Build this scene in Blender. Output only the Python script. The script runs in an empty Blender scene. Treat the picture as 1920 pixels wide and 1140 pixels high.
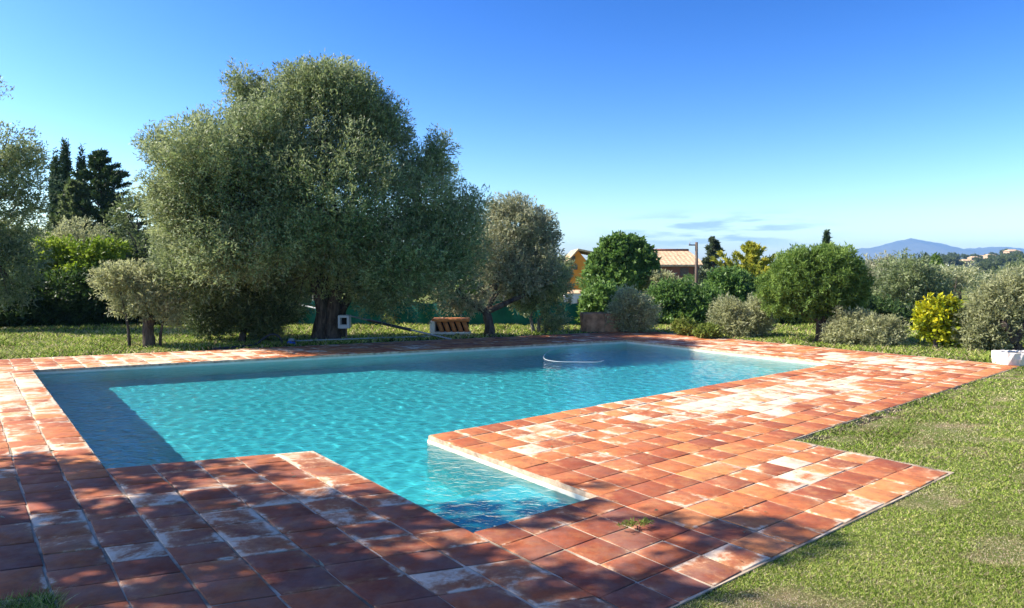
import bpy, math, random
import numpy as np
R = math.radians
scene = bpy.context.scene
COL = scene.collection
F, Y0, CX, CZ = 1306.0, 499.0, 960.0, 1.6      # focal length and horizon row of the 1920 px photo, eye height

# ---------------------------------------------------------------- helpers
def at(px, py, Y):                               # photo pixel + distance -> world point
    return np.array([(px - CX) / F * Y, Y, CZ - (py - Y0) / F * Y])
def ground(px, py, z=0.0):
    Y = F * (CZ - z) / (py - Y0)
    return np.array([(px - CX) / F * Y, Y, z])
CA, SA = .781, .624                              # paving axes: u across the columns, v along them
def uv(u, v, z=0.0): return (CA * u + SA * v, SA * u - CA * v, z)
def to_uv(x, y): return CA * x + SA * y, SA * x - CA * y

def thing(name, label, cat, loc=(0, 0, 0), group=None, rz=0):
    o = bpy.data.objects.new(name, None); COL.objects.link(o)
    o.location = loc; o.rotation_euler = (0, 0, rz); o.empty_display_size = .2
    o['label'] = label; o['category'] = cat
    if group: o['group'] = group
    return o
def tag(o, label, cat, group=None, kind=None):
    o['label'] = label; o['category'] = cat
    if group: o['group'] = group
    if kind: o['kind'] = kind
    return o
def raw(name, verts, faces, mat, parent=None, smooth=False, attrs=None, world=True):
    """One mesh object. verts (n,3) in world metres (or local if world=False); faces list or (n,4) array."""
    me = bpy.data.meshes.new(name)
    V = np.asarray(verts, dtype=np.float32)
    if parent is not None and world: V = V - np.array(parent.location, dtype=np.float32)
    if isinstance(faces, np.ndarray):
        n, k = faces.shape
        me.vertices.add(len(V)); me.vertices.foreach_set('co', np.ascontiguousarray(V).ravel())
        me.loops.add(n * k); me.loops.foreach_set('vertex_index', faces.astype(np.int32).ravel())
        me.polygons.add(n)
        me.polygons.foreach_set('loop_start', np.arange(0, n * k, k, dtype=np.int32))
        me.update(calc_edges=True)
    else:
        me.from_pydata(V.tolist(), [], faces)
    if attrs:
        for k_, a in attrs.items():
            at_ = me.attributes.new(k_, 'FLOAT', 'FACE'); at_.data.foreach_set('value', np.asarray(a, dtype=np.float32))
    if smooth: me.polygons.foreach_set('use_smooth', np.ones(len(me.polygons), dtype=bool))
    me.validate(); me.update()
    if mat: me.materials.append(mat)
    o = bpy.data.objects.new(name, me); COL.objects.link(o)
    if parent is not None: o.parent = parent
    return o
class MB:
    """collects shapes into one mesh"""
    def __init__(s): s.v = []; s.f = []
    def add(s, vs, fs):
        n = len(s.v); s.v += [tuple(map(float, p)) for p in vs]; s.f += [tuple(i + n for i in f) for f in fs]
    def box(s, c, d, rz=0, bev=0.0, taper=1.0):
        hx, hy, hz = d[0] / 2, d[1] / 2, d[2] / 2
        b = min(bev, hx * .9, hy * .9, hz * .9)
        prof = [(-hz, b, 1), (-hz + b, 0, 1), (hz - b, 0, taper), (hz, b, taper)] if b > 0 else [(-hz, 0, 1), (hz, 0, taper)]
        vs = []
        for z, i, t in prof:
            X, Yy = hx * t - i, hy * t - i
            if b > 0:
                k = b * .6
                ring = [(-X + k, -Yy), (X - k, -Yy), (X, -Yy + k), (X, Yy - k), (X - k, Yy), (-X + k, Yy), (-X, Yy - k), (-X, -Yy + k)]
            else: ring = [(-X, -Yy), (X, -Yy), (X, Yy), (-X, Yy)]
            for x, y in ring:
                cr, sr = math.cos(rz), math.sin(rz)
                vs.append((c[0] + x * cr - y * sr, c[1] + x * sr + y * cr, c[2] + z))
        m = 8 if b > 0 else 4; fs = [tuple(range(m))[::-1]]
        for r in range(len(prof) - 1):
            for i in range(m): fs.append((r * m + i, r * m + (i + 1) % m, (r + 1) * m + (i + 1) % m, (r + 1) * m + i))
        fs.append(tuple(range((len(prof) - 1) * m, len(prof) * m)))
        s.add(vs, fs); return s
    def tube(s, pts, rad, n=8, rough=0.0, rng=None, cap=True):
        pts = [np.array(p, float) for p in pts]
        if not hasattr(rad, '__len__'): rad = [rad] * len(pts)
        vs = []
        for i, p in enumerate(pts):
            d = pts[min(i + 1, len(pts) - 1)] - pts[max(i - 1, 0)]; d = d / (np.linalg.norm(d) + 1e-9)
            a = np.cross(d, [0, 0, 1] if abs(d[2]) < .9 else [0, 1, 0]); a /= np.linalg.norm(a); b = np.cross(d, a)
            for k in range(n):
                t = 2 * math.pi * k / n; r = rad[i] * (1 + (rough * (rng.random() - .5) * 2 if rng is not None else 0))
                vs.append(p + (a * math.cos(t) + b * math.sin(t)) * r)
        fs = []
        for i in range(len(pts) - 1):
            for k in range(n): fs.append((i * n + k, (i + 1) * n + k, (i + 1) * n + (k + 1) % n, i * n + (k + 1) % n))
        if cap: fs += [tuple(range(n)), tuple(range((len(pts) - 1) * n, len(pts) * n))[::-1]]
        s.add(vs, fs); return s
    def quad(s, a, b, c, d): s.add([a, b, c, d], [(0, 1, 2, 3)]); return s
    def build(s, name, mat, parent=None, smooth=False): return raw(name, s.v, s.f, mat, parent, smooth)
def spline(pts, n=8):
    pts = [np.array(p, float) for p in pts]; out = []
    P = [pts[0]] + pts + [pts[-1]]
    for i in range(1, len(P) - 2):
        for k in range(n):
            t = k / n; a, b, c, d = P[i - 1:i + 3]
            out.append(.5 * (2 * b + (c - a) * t + (2 * a - 5 * b + 4 * c - d) * t * t + (3 * b - a - 3 * c + d) * t ** 3))
    out.append(pts[-1]); return out
def dup(root, loc, rz=0, label=None, scale=1.0, group=None):
    r = root.copy(); COL.objects.link(r); r.location = loc; r.rotation_euler = (0, 0, rz); r.scale = (scale,) * 3
    if label: r['label'] = label
    if group: r['group'] = group
    for ch in root.children:
        c = ch.copy(); COL.objects.link(c); c.parent = r
        for g in ch.children:
            d = g.copy(); COL.objects.link(d); d.parent = c
    return r

# ---------------------------------------------------------------- materials
class NT:
    def __init__(s, name):
        s.m = bpy.data.materials.new(name); s.m.use_nodes = True; s.t = s.m.node_tree; s.n = s.t.nodes
        s.n.clear(); s.out = s.n.new('ShaderNodeOutputMaterial')
    def node(s, typ, **kw):
        x = s.n.new(typ)
        for k, v in kw.items():
            if k.startswith('i_'): s.put(x.inputs[k[2:].replace('_', ' ')], v)
            else: setattr(x, k, v)
        return x
    def put(s, sock, v):
        if hasattr(v, 'is_output') or isinstance(v, bpy.types.NodeSocket): s.t.links.new(v, sock)
        elif isinstance(v, (tuple, list)) and len(v) == 3 and sock.type == 'RGBA': sock.default_value = (*v, 1)
        else: sock.default_value = v
    def noise(s, scale, detail=4, rough=.55, vec=None, out='Fac', dist=0.0):
        x = s.node('ShaderNodeTexNoise'); x.inputs['Scale'].default_value = scale; x.inputs['Detail'].default_value = detail
        x.inputs['Roughness'].default_value = rough; x.inputs['Distortion'].default_value = dist
        if vec is not None: s.t.links.new(vec, x.inputs['Vector'])
        return x.outputs[out]
    def pos(s): return s.node('ShaderNodeNewGeometry').outputs['Position']
    def obj(s): return s.node('ShaderNodeTexCoord').outputs['Object']
    def attr(s, name): return s.node('ShaderNodeAttribute', attribute_name=name).outputs['Fac']
    def math(s, op, a, b=0.0, c=0.0, clamp=False):
        x = s.node('ShaderNodeMath', operation=op, use_clamp=clamp); s.put(x.inputs[0], a); s.put(x.inputs[1], b); s.put(x.inputs[2], c); return x.outputs[0]
    def sstep(s, v, a, b, lo=0.0, hi=1.0):
        x = s.node('ShaderNodeMapRange', interpolation_type='SMOOTHSTEP'); s.put(x.inputs[0], v)
        for i, q in zip((1, 2, 3, 4), (a, b, lo, hi)): s.put(x.inputs[i], q)
        return x.outputs[0]
    def mix(s, f, a, b, mode='MIX'):
        x = s.node('ShaderNodeMix', data_type='RGBA', blend_type=mode); s.put(x.inputs[0], f); s.put(x.inputs[6], a); s.put(x.inputs[7], b); return x.outputs[2]
    def ramp(s, f, stops):
        x = s.node('ShaderNodeValToRGB'); s.put(x.inputs[0], f); e = x.color_ramp.elements
        while len(e) < len(stops): e.new(.5)
        for el, (p, c) in zip(e, stops): el.position = p; el.color = (*c, 1)
        return x.outputs[0]
    def bump(s, h, strength=.3, dist=.02):
        x = s.node('ShaderNodeBump'); s.put(x.inputs['Height'], h); x.inputs['Strength'].default_value = strength; x.inputs['Distance'].default_value = dist; return x.outputs[0]
    def pbr(s, col, rough=.8, bump=None, spec=.3, metal=0.0):
        p = s.node('ShaderNodeBsdfPrincipled'); s.put(p.inputs['Base Color'], col); s.put(p.inputs['Roughness'], rough)
        p.inputs['Specular IOR Level'].default_value = spec; p.inputs['Metallic'].default_value = metal
        if bump is not None: s.t.links.new(bump, p.inputs['Normal'])
        s.t.links.new(p.outputs[0], s.out.inputs[0]); return s.m

def plain(name, c, rough=.7, var=.25, scale=6, spec=.3, metal=0.0, bump=.15):
    t = NT(name); n = t.noise(scale, 5, .6, t.obj())
    c2 = tuple(x * (1 - var) for x in c); c3 = tuple(min(1, x * (1 + var)) for x in c)
    return t.pbr(t.ramp(n, [(.3, c2), (.7, c3)]), rough, t.bump(n, bump, .01), spec, metal)

def leafmat(name, dark, mid, light, back=None, trans=.42, dry=None):
    """two sided leaf: colour varies leaf by leaf (attribute tone), paler underside, light passes through"""
    t = NT(name)
    tone = t.attr('tone')
    col = t.ramp(tone, [(.05, dark), (.5, mid), (.95, light)])
    if dry:
        n = t.noise(.55, 2, .5, t.obj()); col = t.mix(t.sstep(n, .57, .7, 0, .6), col, dry)
    bf = t.node('ShaderNodeNewGeometry').outputs['Backfacing']
    if back: col = t.mix(t.math('MULTIPLY', bf, .6), col, back)
    d = t.node('ShaderNodeBsdfPrincipled'); t.put(d.inputs['Base Color'], col); d.inputs['Roughness'].default_value = .5
    d.inputs['Specular IOR Level'].default_value = .28
    tr = t.node('ShaderNodeBsdfTranslucent'); t.put(tr.inputs['Color'], t.mix(.5, col, t.mix(1.0, col, (1.0, 1.0, .62), 'MULTIPLY')))
    mx = t.node('ShaderNodeMixShader'); mx.inputs[0].default_value = trans
    t.t.links.new(d.outputs[0], mx.inputs[1]); t.t.links.new(tr.outputs[0], mx.inputs[2]); t.t.links.new(mx.outputs[0], t.out.inputs[0])
    return t.m
M = {}
M['olive'] = leafmat('olive_leaves', (0.075, 0.11, 0.036), (0.2, 0.255, 0.098), (0.42, 0.465, 0.215), (0.351, 0.390, 0.260))
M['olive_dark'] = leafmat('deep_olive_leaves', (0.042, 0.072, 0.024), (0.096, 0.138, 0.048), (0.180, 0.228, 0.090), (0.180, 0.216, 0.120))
M['olive_grey'] = leafmat('grey_olive_leaves', (.2, .22, .1), (.38, .39, .2), (.56, .57, .33), (.5, .51, .32), trans=.45)
M['olive_dry'] = leafmat('browning_olive_leaves', (.17, .185, .1), (.3, .31, .18), (.44, .44, .29), (.42, .42, .3), trans=.4, dry=(.3, .19, .1))
M['green'] = leafmat('green_leaves', (.043, .101, .020), (.107, .209, .040), (.215, .338, .079), (.173, .273, .086))
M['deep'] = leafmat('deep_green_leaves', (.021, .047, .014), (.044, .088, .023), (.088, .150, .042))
M['lime'] = leafmat('lime_leaves', (.1, .17, .015), (.23, .33, .03), (.38, .47, .06), trans=.4)
M['pine'] = leafmat('pine_needles', (.079, .143, .026), (.165, .257, .051), (.272, .380, .086))
M['spruce'] = leafmat('blue_green_needles', (.03, .055, .03), (.065, .095, .055), (.11, .14, .085))
M['gold'] = leafmat('golden_needles', (.11, .15, .02), (.31, .33, .04), (.54, .5, .07))
M['yellow'] = leafmat('yellow_leaves', (.09, .15, .01), (.45, .46, .015), (.8, .68, .03), trans=.35)
M['cypress'] = leafmat('cypress_foliage', (.022, .045, .014), (.048, .085, .026), (.085, .13, .042), trans=.2)
M['weed'] = leafmat('weed_leaves', (.1, .14, .02), (.2, .26, .05), (.34, .36, .09))

def barkmat(name, a, b):
    t = NT(name); p = t.obj(); mp = t.node('ShaderNodeMapping'); t.put(mp.inputs[0], p); mp.inputs['Scale'].default_value = (1, 1, .22)
    n = t.noise(16, 6, .65, mp.outputs[0], dist=.8)
    return t.pbr(t.ramp(n, [(.35, a), (.62, b)]), .95, t.bump(n, .9, .04), .1)
M['bark'] = barkmat('dark_bark', (.035, .027, .022), (.12, .095, .075))
M['bark_pale'] = barkmat('pale_bark', (.1, .085, .065), (.26, .23, .18))

# terracotta paving tile
t = NT('terracotta'); P = t.pos()
rnd, blo, rn2 = t.attr('rnd'), t.attr('bloom'), t.attr('rn2')
off = t.node('ShaderNodeCombineXYZ'); t.put(off.inputs[0], t.math('MULTIPLY', rnd, 37.0)); t.put(off.inputs[1], t.math('MULTIPLY', rn2, 53.0))
uvn = t.node('ShaderNodeSeparateXYZ'); t.put(uvn.inputs[0], t.node('ShaderNodeUVMap', uv_map='tile').outputs[0])
def edge1(q): return t.math('MULTIPLY', t.math('MINIMUM', q, t.math('SUBTRACT', 1.0, q)), 2.0)
edge = t.math('MINIMUM', edge1(uvn.outputs[0]), edge1(uvn.outputs[1]))
pv = t.node('ShaderNodeVectorMath', operation='ADD'); t.put(pv.inputs[0], P); t.put(pv.inputs[1], off.outputs[0]); PT = pv.outputs[0]
clay = t.ramp(rnd, [(0, (.29, .064, .025)), (.3, (.44, .108, .033)), (.65, (.57, .168, .046)), (1, (.68, .255, .075))])
clay = t.mix(t.sstep(t.noise(11, 7, .75, PT), .4, .66), clay, t.mix(.55, clay, (.17, .05, .026)))
clay = t.mix(t.sstep(t.noise(5, 6, .7, P), .48, .7, 0, .55), clay, (.56, .25, .085))
grain = t.noise(140, 3, .6, P)
clay = t.mix(t.math('MULTIPLY', grain, .3), clay, (.13, .05, .03))
big = t.math('ADD', t.math('MULTIPLY', t.noise(2.6, 7, .66, P, dist=.9), .62), t.math('MULTIPLY', t.noise(5, 5, .6, PT, dist=.5), .26))
lime = t.math('ADD', t.math('ADD', big, t.math('MULTIPLY', t.noise(30, 4, .7, P), .18)), t.math('SUBTRACT', blo, 1.0))
lime = t.math('ADD', lime, t.math('MULTIPLY', t.math('SUBTRACT', 1.0, t.sstep(edge, 0.0, .32)), t.math('MULTIPLY', t.sstep(t.noise(5.5, 4, .6, P), .35, .7), .17)))
lm0 = t.sstep(lime, -.12, .04); lm = t.sstep(lime, -.03, .1)
dust_shade = t.math('MULTIPLY', t.sstep(t.noise(3.6, 6, .7, P), .36, .7), t.math('MULTIPLY_ADD', t.attr('worn_shade'), .4, .2))
clay = t.mix(t.math('MULTIPLY', t.attr('worn_shade'), .45), clay, t.mix(1.0, clay, (.55, .45, .48), 'MULTIPLY'))  # front tiles: wear, plus shade painted in as darker mauve clay
clay = t.mix(dust_shade, clay, t.mix(t.attr('worn_shade'), (.42, .24, .15), (.25, .145, .11)))  # dust film, painted darker over the shaded front zone
clay = t.mix(t.math('MULTIPLY', lm0, .4), clay, (.66, .33, .14))
clay = t.mix(t.math('MULTIPLY', lm, .86), clay, t.mix(t.noise(12, 4, .6, P), (.56, .41, .27), (.84, .72, .54)))
spots = t.sstep(t.noise(13, 6, .8, P), .6, .7, 0, .6)
clay = t.mix(spots, clay, (.09, .06, .045))
h = t.math('ADD', t.noise(30, 5, .7, P), t.math('MULTIPLY', grain, .3))
M['tile'] = t.pbr(clay, t.sstep(t.noise(7, 3, .5, P), .3, .7, .62, .85), t.bump(h, .35, .008), .25)
# mortar between the tiles
t = NT('mortar'); P = t.pos()
n = t.noise(5, 5, .6, P)
M['mortar'] = t.pbr(t.mix(t.sstep(t.noise(1.7, 4, .6, P), .44, .62, 0, .85), t.ramp(n, [(.3, (.36, .28, .19)), (.7, (.66, .53, .38))]), t.ramp(n, [(.3, (.07, .055, .04)), (.7, (.2, .15, .1))])), .95, t.bump(t.noise(60, 4, .7, P), .4, .008), .1)
# pool plaster
t = NT('pool_plaster'); P = t.pos()
c = t.mix(t.sstep(t.noise(1.3, 5, .6, P), .3, .75), (.62, .7, .62), (.74, .8, .72))
z = t.node('ShaderNodeSeparateXYZ'); t.put(z.inputs[0], P)
c = t.mix(t.math('MULTIPLY', t.sstep(z.outputs[2], -.2, -.09), t.sstep(t.noise(6, 4, .6, P), .2, .8, .3, 1)), c, (.66, .58, .42))
M['plaster'] = t.pbr(c, .7, t.bump(t.noise(40, 4, .6, P), .15, .006), .2)
# water: refracting surface
t = NT('pool_water_surface'); P = t.pos()
mp = t.node('ShaderNodeMapping'); t.put(mp.inputs[0], P); mp.inputs['Rotation'].default_value = (0, 0, .5); mp.inputs['Scale'].default_value = (1, 1.5, 1)
hh = t.math('ADD', t.noise(8, 3, .5, mp.outputs[0], dist=.6), t.math('MULTIPLY', t.noise(24, 2, .5, mp.outputs[0]), .3))
bp = t.bump(hh, .55, .03)
rf = t.node('ShaderNodeBsdfRefraction'); rf.inputs['Color'].default_value=(.27,.8,.9,1); rf.inputs['Roughness'].default_value = 0; rf.inputs['IOR'].default_value = 1.33
gl = t.node('ShaderNodeBsdfGlossy'); gl.inputs['Roughness'].default_value = .03
t.t.links.new(bp, gl.inputs['Normal'])
dt = t.node('ShaderNodeVectorMath', operation='DOT_PRODUCT'); t.put(dt.inputs[0], bp); t.put(dt.inputs[1], t.node('ShaderNodeNewGeometry').outputs['Incoming'])
ca_ = t.math('ABSOLUTE', dt.outputs['Value']); fz = t.math('MULTIPLY_ADD', t.math('POWER', t.math('SUBTRACT', 1.0, ca_, clamp=True), 5.0), .98, .02)
mx = t.node('ShaderNodeMixShader'); t.put(mx.inputs[0], fz); t.t.links.new(rf.outputs[0], mx.inputs[1]); t.t.links.new(gl.outputs[0], mx.inputs[2])
t.t.links.new(mx.outputs[0], t.out.inputs[0]); M['water'] = t.m
# lawn soil / turf sheet
t = NT('turf'); P = t.pos()
g = t.ramp(t.noise(45, 5, .7, P), [(.25, (.05, .075, .015)), (.5, (.14, .18, .035)), (.75, (.24, .26, .075))])
big = t.noise(1.6, 5, .65, P)
g = t.mix(t.sstep(big, .48, .66, 0, .9), g, t.ramp(t.noise(30, 4, .7, P), [(.3, (.15, .11, .05)), (.7, (.38, .31, .17))]))
M['turf'] = t.pbr(g, .95, t.bump(t.noise(70, 5, .75, P), .9, .03), .1)
t = NT('grass_blades'); tone, dryv = t.attr('tone'), t.attr('dry')
g = t.ramp(tone, [(0, (.05, .08, .012)), (.35, (.185, .28, .042)), (.7, (.37, .49, .085)), (1, (.66, .65, .19))])
g = t.mix(dryv, g, t.ramp(tone, [(0, (.34, .24, .14)), (1, (.76, .62, .44))]))
d = t.node('ShaderNodeBsdfDiffuse'); t.put(d.inputs[0], g); tr = t.node('ShaderNodeBsdfTranslucent'); t.put(tr.inputs[0], g)
mx = t.node('ShaderNodeMixShader'); mx.inputs[0].default_value = .35
t.t.links.new(d.outputs[0], mx.inputs[1]); t.t.links.new(tr.outputs[0], mx.inputs[2]); t.t.links.new(mx.outputs[0], t.out.inputs[0]); M['grass'] = t.m
M['white'] = plain('white_paint', (.78, .77, .73), .6, .1)
M['terra'] = plain('fired_clay', (.52, .2, .07), .8, .3, 9)
M['stone'] = plain('rusty_stone', (.32, .18, .1), .95, .5, 7, .1, bump=.7)
M['render_white'] = plain('white_render', (.74, .68, .6), .9, .12, 5)
M['grey_plastic'] = plain('grey_plastic', (.3, .32, .35), .5, .1)
M['dark_plastic'] = plain('dark_plastic', (.03, .035, .045), .5, .15)
M['blue_plastic'] = plain('blue_plastic', (.01, .07, .36), .4, .1)
M['pale_grey'] = plain('pale_grey', (.38, .42, .43), .5, .08)
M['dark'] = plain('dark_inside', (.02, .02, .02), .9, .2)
M['ochre'] = plain('ochre_wall', (.84, .29, .035), .9, .15, 2)
M['brickred'] = plain('red_brown_wall', (.24, .09, .055), .9, .2, 2)
M['beige'] = plain('beige_wall', (.45, .31, .2), .9, .15, .6)
M['timber'] = plain('weathered_timber', (.14, .1, .075), .9, .3, 8)
t = NT('roof_tiles'); P = t.obj()
w = t.node('ShaderNodeTexWave', wave_type='BANDS', bands_direction='X'); t.put(w.inputs[0], P); w.inputs['Scale'].default_value = 1.1; w.inputs['Distortion'].default_value = 2.5; w.inputs['Detail'].default_value = 3
c = t.ramp(t.noise(5, 5, .75, P), [(.3, (.3, .17, .09)), (.5, (.55, .38, .22)), (.7, (.68, .52, .34))])
M['roof'] = t.pbr(c, .9, t.bump(w.outputs[0], .3, .05), .1)
t = NT('green_netting'); P = t.obj()
n = t.noise(2.2, 4, .6, P)
M['net'] = t.pbr(t.ramp(n, [(.3, (.004, .085, .07)), (.7, (.014, .17, .14))]), .7, t.bump(t.noise(11, 3, .6, P), .5, .05), .2)
t = NT('hillside'); P = t.obj()
M['hill'] = t.pbr(t.ramp(t.noise(.05, 8, .75, P), [(.35, (.03, .045, .018)), (.55, (.07, .085, .035)), (.7, (.2, .17, .09))]), .95, None, .1)
t = NT('mountain_rock'); P = t.obj()
M['mountain'] = t.pbr(t.ramp(t.noise(.004, 8, .7, P), [(.35, (.05, .065, .05)), (.65, (.12, .12, .09))]), .95, None, .1)

# ---------------------------------------------------------------- pool and deck outline (u, v)
UA, UC, UE, UG, UX = .93, 2.43, 3.5, 11.4, 13.35
VF, VE, VJ, UJ = -5.65, -3.42, -2.1, 6.02
def far(u): return -13.0 + .26 * (u - UA)                   # inner edge of the far paving
def skew(u): return .336 * min(0.0, u - UC)
WL = -.075; FLOOR = -1.14
pool = [(UA, far(UA)), (UA, -5.81 + skew(UA)), (UC, -5.81), (UC, VE), (UE, VE), (UE, VF), (UG, VF), (UG, far(UG))]
rng = np.random.default_rng(5)

# tiles: real bevelled slabs
TV, TF, A1, A2, A3, A4 = [], [], [], [], [], []
def lump(u, v, cu, cv, ru, rv, a): return a * math.exp(-((u - cu) / ru) ** 2 - ((v - cv) / rv) ** 2)
def bloom_at(u, v):
    b = .315 + lump(u, v, 8.7, -4.6, 1.6, .7, .2) + lump(u, v, .55, -10.6, .9, 2.6, .19) + lump(u, v, 6.6, -4.9, 1.2, .6, .2) + lump(u, v, 12.2, -5.2, 1.0, 1.3, .22)
    b += lump(u, v, 4.4, -4.9, .8, .5, .1) + lump(u, v, 5.1, -2.9, .5, .4, .12) + lump(u, v, 3, -13.2, 2.5, 1.3, .2) + lump(u, v, 12, -8.5, 1.4, 2, .12) + lump(u, v, 1.8, -4.6, 1.4, 1.2, .1) + (.07 if (v > -2.4 and u > 2.9) else 0)
    return b
def block(u0, u1, nu, va, vb, nv, gu=.0065, gv=.003):
    for i in range(nu):
        for j in range(nv):
            a, b = u0 + (u1 - u0) * i / nu, u0 + (u1 - u0) * (i + 1) / nu
            def V(u, s): return va(u) + (vb(u) - va(u)) * s / nv
            g1, g2 = gu * rng.uniform(.5, 1.7, 2), gv * rng.uniform(.4, 1.9, 2)
            jit = rng.normal(0, .0028, (4, 2)); zt = np.clip(rng.normal(0, .0012) + rng.normal(0, .0007, 4), -.0022, .003)
            cs = [(a + g1[0], V(a, j) + g2[0]), (b - g1[1], V(b, j) + g2[0]), (b - g1[1], V(b, j + 1) - g2[1]), (a + g1[0], V(a, j + 1) - g2[1])]
            cs = [(p[0] + q[0], p[1] + q[1]) for p, q in zip(cs, jit)]
            cu, cv = np.mean([p[0] for p in cs]), np.mean([p[1] for p in cs])
            n0 = len(TV)
            for p in cs: TV.append(uv(*p, -.012))
            for p, z_ in zip(cs, zt): TV.append(uv(p[0], p[1], -.0022 + z_))
            for p, z_ in zip(cs, zt): TV.append(uv(p[0] + (cu - p[0]) * .035, p[1] + (cv - p[1]) * .035, z_))
            q = [(n0 + 8, n0 + 11, n0 + 10, n0 + 9)]
            for r_ in (0, 4):
                for k in range(4): q.append((n0 + r_ + k, n0 + r_ + 4 + k, n0 + r_ + 4 + (k + 1) % 4, n0 + r_ + (k + 1) % 4))
            TF.extend(q)
            r1, r2 = rng.random(), rng.random(); r1 *= .6 if (cu < 3.4 and cv > -6.2) else 1.0; bb = bloom_at(cu, cv) + rng.normal(0, .045) + (.12 if rng.random() < .09 else 0) - (.03 if (cu < 3.4 and cv > -6.2) else 0)  # front tiles darker and less limed: wear plus painted shade
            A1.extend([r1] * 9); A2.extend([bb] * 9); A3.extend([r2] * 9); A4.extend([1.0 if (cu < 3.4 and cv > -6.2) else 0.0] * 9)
const = lambda c: (lambda u: c)
near_top = lambda u: -5.81 + skew(u)
base_bot = lambda u: VJ + skew(u)
ULW = -.47
UL = .37
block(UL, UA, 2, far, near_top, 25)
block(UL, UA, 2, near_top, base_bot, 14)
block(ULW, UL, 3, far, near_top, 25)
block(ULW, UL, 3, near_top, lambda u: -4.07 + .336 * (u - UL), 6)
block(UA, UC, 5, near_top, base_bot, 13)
block(UC, UE, 4, const(VE), const(VJ), 5)
block(UE, UJ, 9, const(VE), const(VJ), 5)
vk = lambda u: VE - .03 * max(0, u - 5.9)
block(UE, UG, 28, const(VF), const(VF + .275), 1)
block(UE, UG, 28, const(VF + .295), vk, 7)
block(UG, UX, 7, const(VF), vk, 8)
out7 = lambda u: far(u) - 1.7
block(ULW, UG, 40, out7, far, 6)
block(UG, UX, 7, lambda u: far(u) - 1.7, const(VF), 23)
deck = raw('pool_deck', TV, np.array(TF), M['tile'], None, False, {'rnd': A1, 'bloom': A2, 'rn2': A3, 'worn_shade': A4}); deck['kind'] = 'structure'
uvl = deck.data.uv_layers.new(name='tile')
one = np.zeros((9, 4, 2), np.float32); one[0] = [(0, 0), (0, 1), (1, 1), (1, 0)]
uvl.data.foreach_set('uv', np.tile(one.ravel(), len(TF) // 9))
# mortar bed with real thickness, tops 6 mm under the tiles
mb = MB()
def slab(poly, zt=-.0055, zb=-.12):
    n = len(poly); vs = [uv(u, v, zt) for u, v in poly] + [uv(u, v, zb) for u, v in poly]
    mb.add(vs, [tuple(range(n))] + [(i, (i + 1) % n, n + (i + 1) % n, n + i) for i in range(n)])
e = .02; o_ = .012
slab([(ULW - o_, far(ULW) - 1.8), (UL, far(UL) - 1.8), (UL, -4.0), (ULW - o_, -4.05 + .336 * (ULW - UL))])
slab([(UL, far(UL) - 1.8), (UA, far(UA) - 1.8), (UA, base_bot(UA) + o_), (UL, base_bot(UL) + o_)])
slab([(UA, near_top(UA)), (UC, near_top(UC)), (UC, VJ + o_), (UA, base_bot(UA) + o_)])
slab([(UC, VE), (UE, VE), (UE, VJ + o_), (UC, VJ + o_)])
slab([(UE, VF), (UG, VF), (UG, vk(UG) + o_ * .5), (UJ + .03, vk(UJ) + o_ * .5), (UJ + .06, VJ + o_), (UE, VJ + o_)])
slab([(UA, far(UA) - 1.8), (UG, far(UG) - 1.8), (UG, far(UG)), (UA, far(UA))])
slab([(UG, far(UG) - 1.8), (UX + .08, far(UX) - 1.8), (UX + .08, vk(UX) + o_ * .5), (UG, vk(UG) + o_ * .5)])
o = mb.build('mortar_bed', M['mortar']); o['kind'] = 'structure'
o.data.materials.append(plain('coping_edge', (.5, .36, .24), .9, .45, 14))
for pl in o.data.polygons:
    if abs(pl.normal.z) < .5: pl.material_index = 1

# basin
mb = MB(); n = len(pool); IN = .007
inset = [(1, 1), (1, -1), (1, -1), (1, -1), (-1, -1), (-1, -1), (-1, -1), (-1, 1)]
pool_w = [(u + IN * a, v + IN * b) for (u, v), (a, b) in zip(pool, inset)]
for i in range(n):
    (u1, v1), (u2, v2) = pool_w[i], pool_w[(i + 1) % n]
    mb.quad(uv(u1, v1, -.04), uv(u2, v2, -.04), uv(u2, v2, FLOOR), uv(u1, v1, FLOOR))
mb.add([uv(u, v, FLOOR) for u, v in pool], [tuple(range(n))])
# entry step across the alcove
s0 = -4.32
mb.add([uv(UC, s0, -.27), uv(UE, s0, -.27), uv(UE, VE, -.27), uv(UC, VE, -.27), uv(UC, s0, FLOOR), uv(UE, s0, FLOOR)], [(0, 1, 2, 3), (0, 4, 5, 1)])
basin = mb.build('pool_basin', M['plaster']); basin['kind'] = 'structure'
# water sheet with real ripples
def inpool(u, v):
    ok = (u >= UA - .001) & (u <= UG + .001) & (v <= VF) & (v >= far(u))
    ok |= (u >= UA) & (u <= UC) & (v <= -5.81 + .336 * (u - UC)) & (v > -8)
    ok |= (u >= UC) & (u <= UE) & (v <= VE) & (v > -8)
    return ok
du = .035
us = np.arange(UA - .03, UG + .06, du); vs_ = np.arange(far(UA) - .05, VE + .06, du)
UU, VV = np.meshgrid(us, vs_, indexing='ij')
XX, YY = CA * UU + SA * VV, SA * UU - CA * VV
H = np.zeros_like(XX); wr = np.random.default_rng(11)
for k in range(70):
    lam = math.exp(wr.uniform(math.log(.07), math.log(.34))); th = wr.normal(.35, .75); ph = wr.uniform(0, 6.28)
    H += lam ** 1.25 * .00078 * np.sin(2 * math.pi / lam * (XX * math.cos(th) + YY * math.sin(th)) + ph + .6 * np.sin(XX * wr.uniform(.5, 1.6) + YY * wr.uniform(.5, 1.6) + ph))
WV = np.stack([XX, YY, WL + H], -1).reshape(-1, 3)
idx = np.arange(UU.size).reshape(UU.shape)
uc = UU[:-1, :-1] + du / 2; vc = VV[:-1, :-1] + du / 2
keep = np.zeros(uc.shape, bool)
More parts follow.
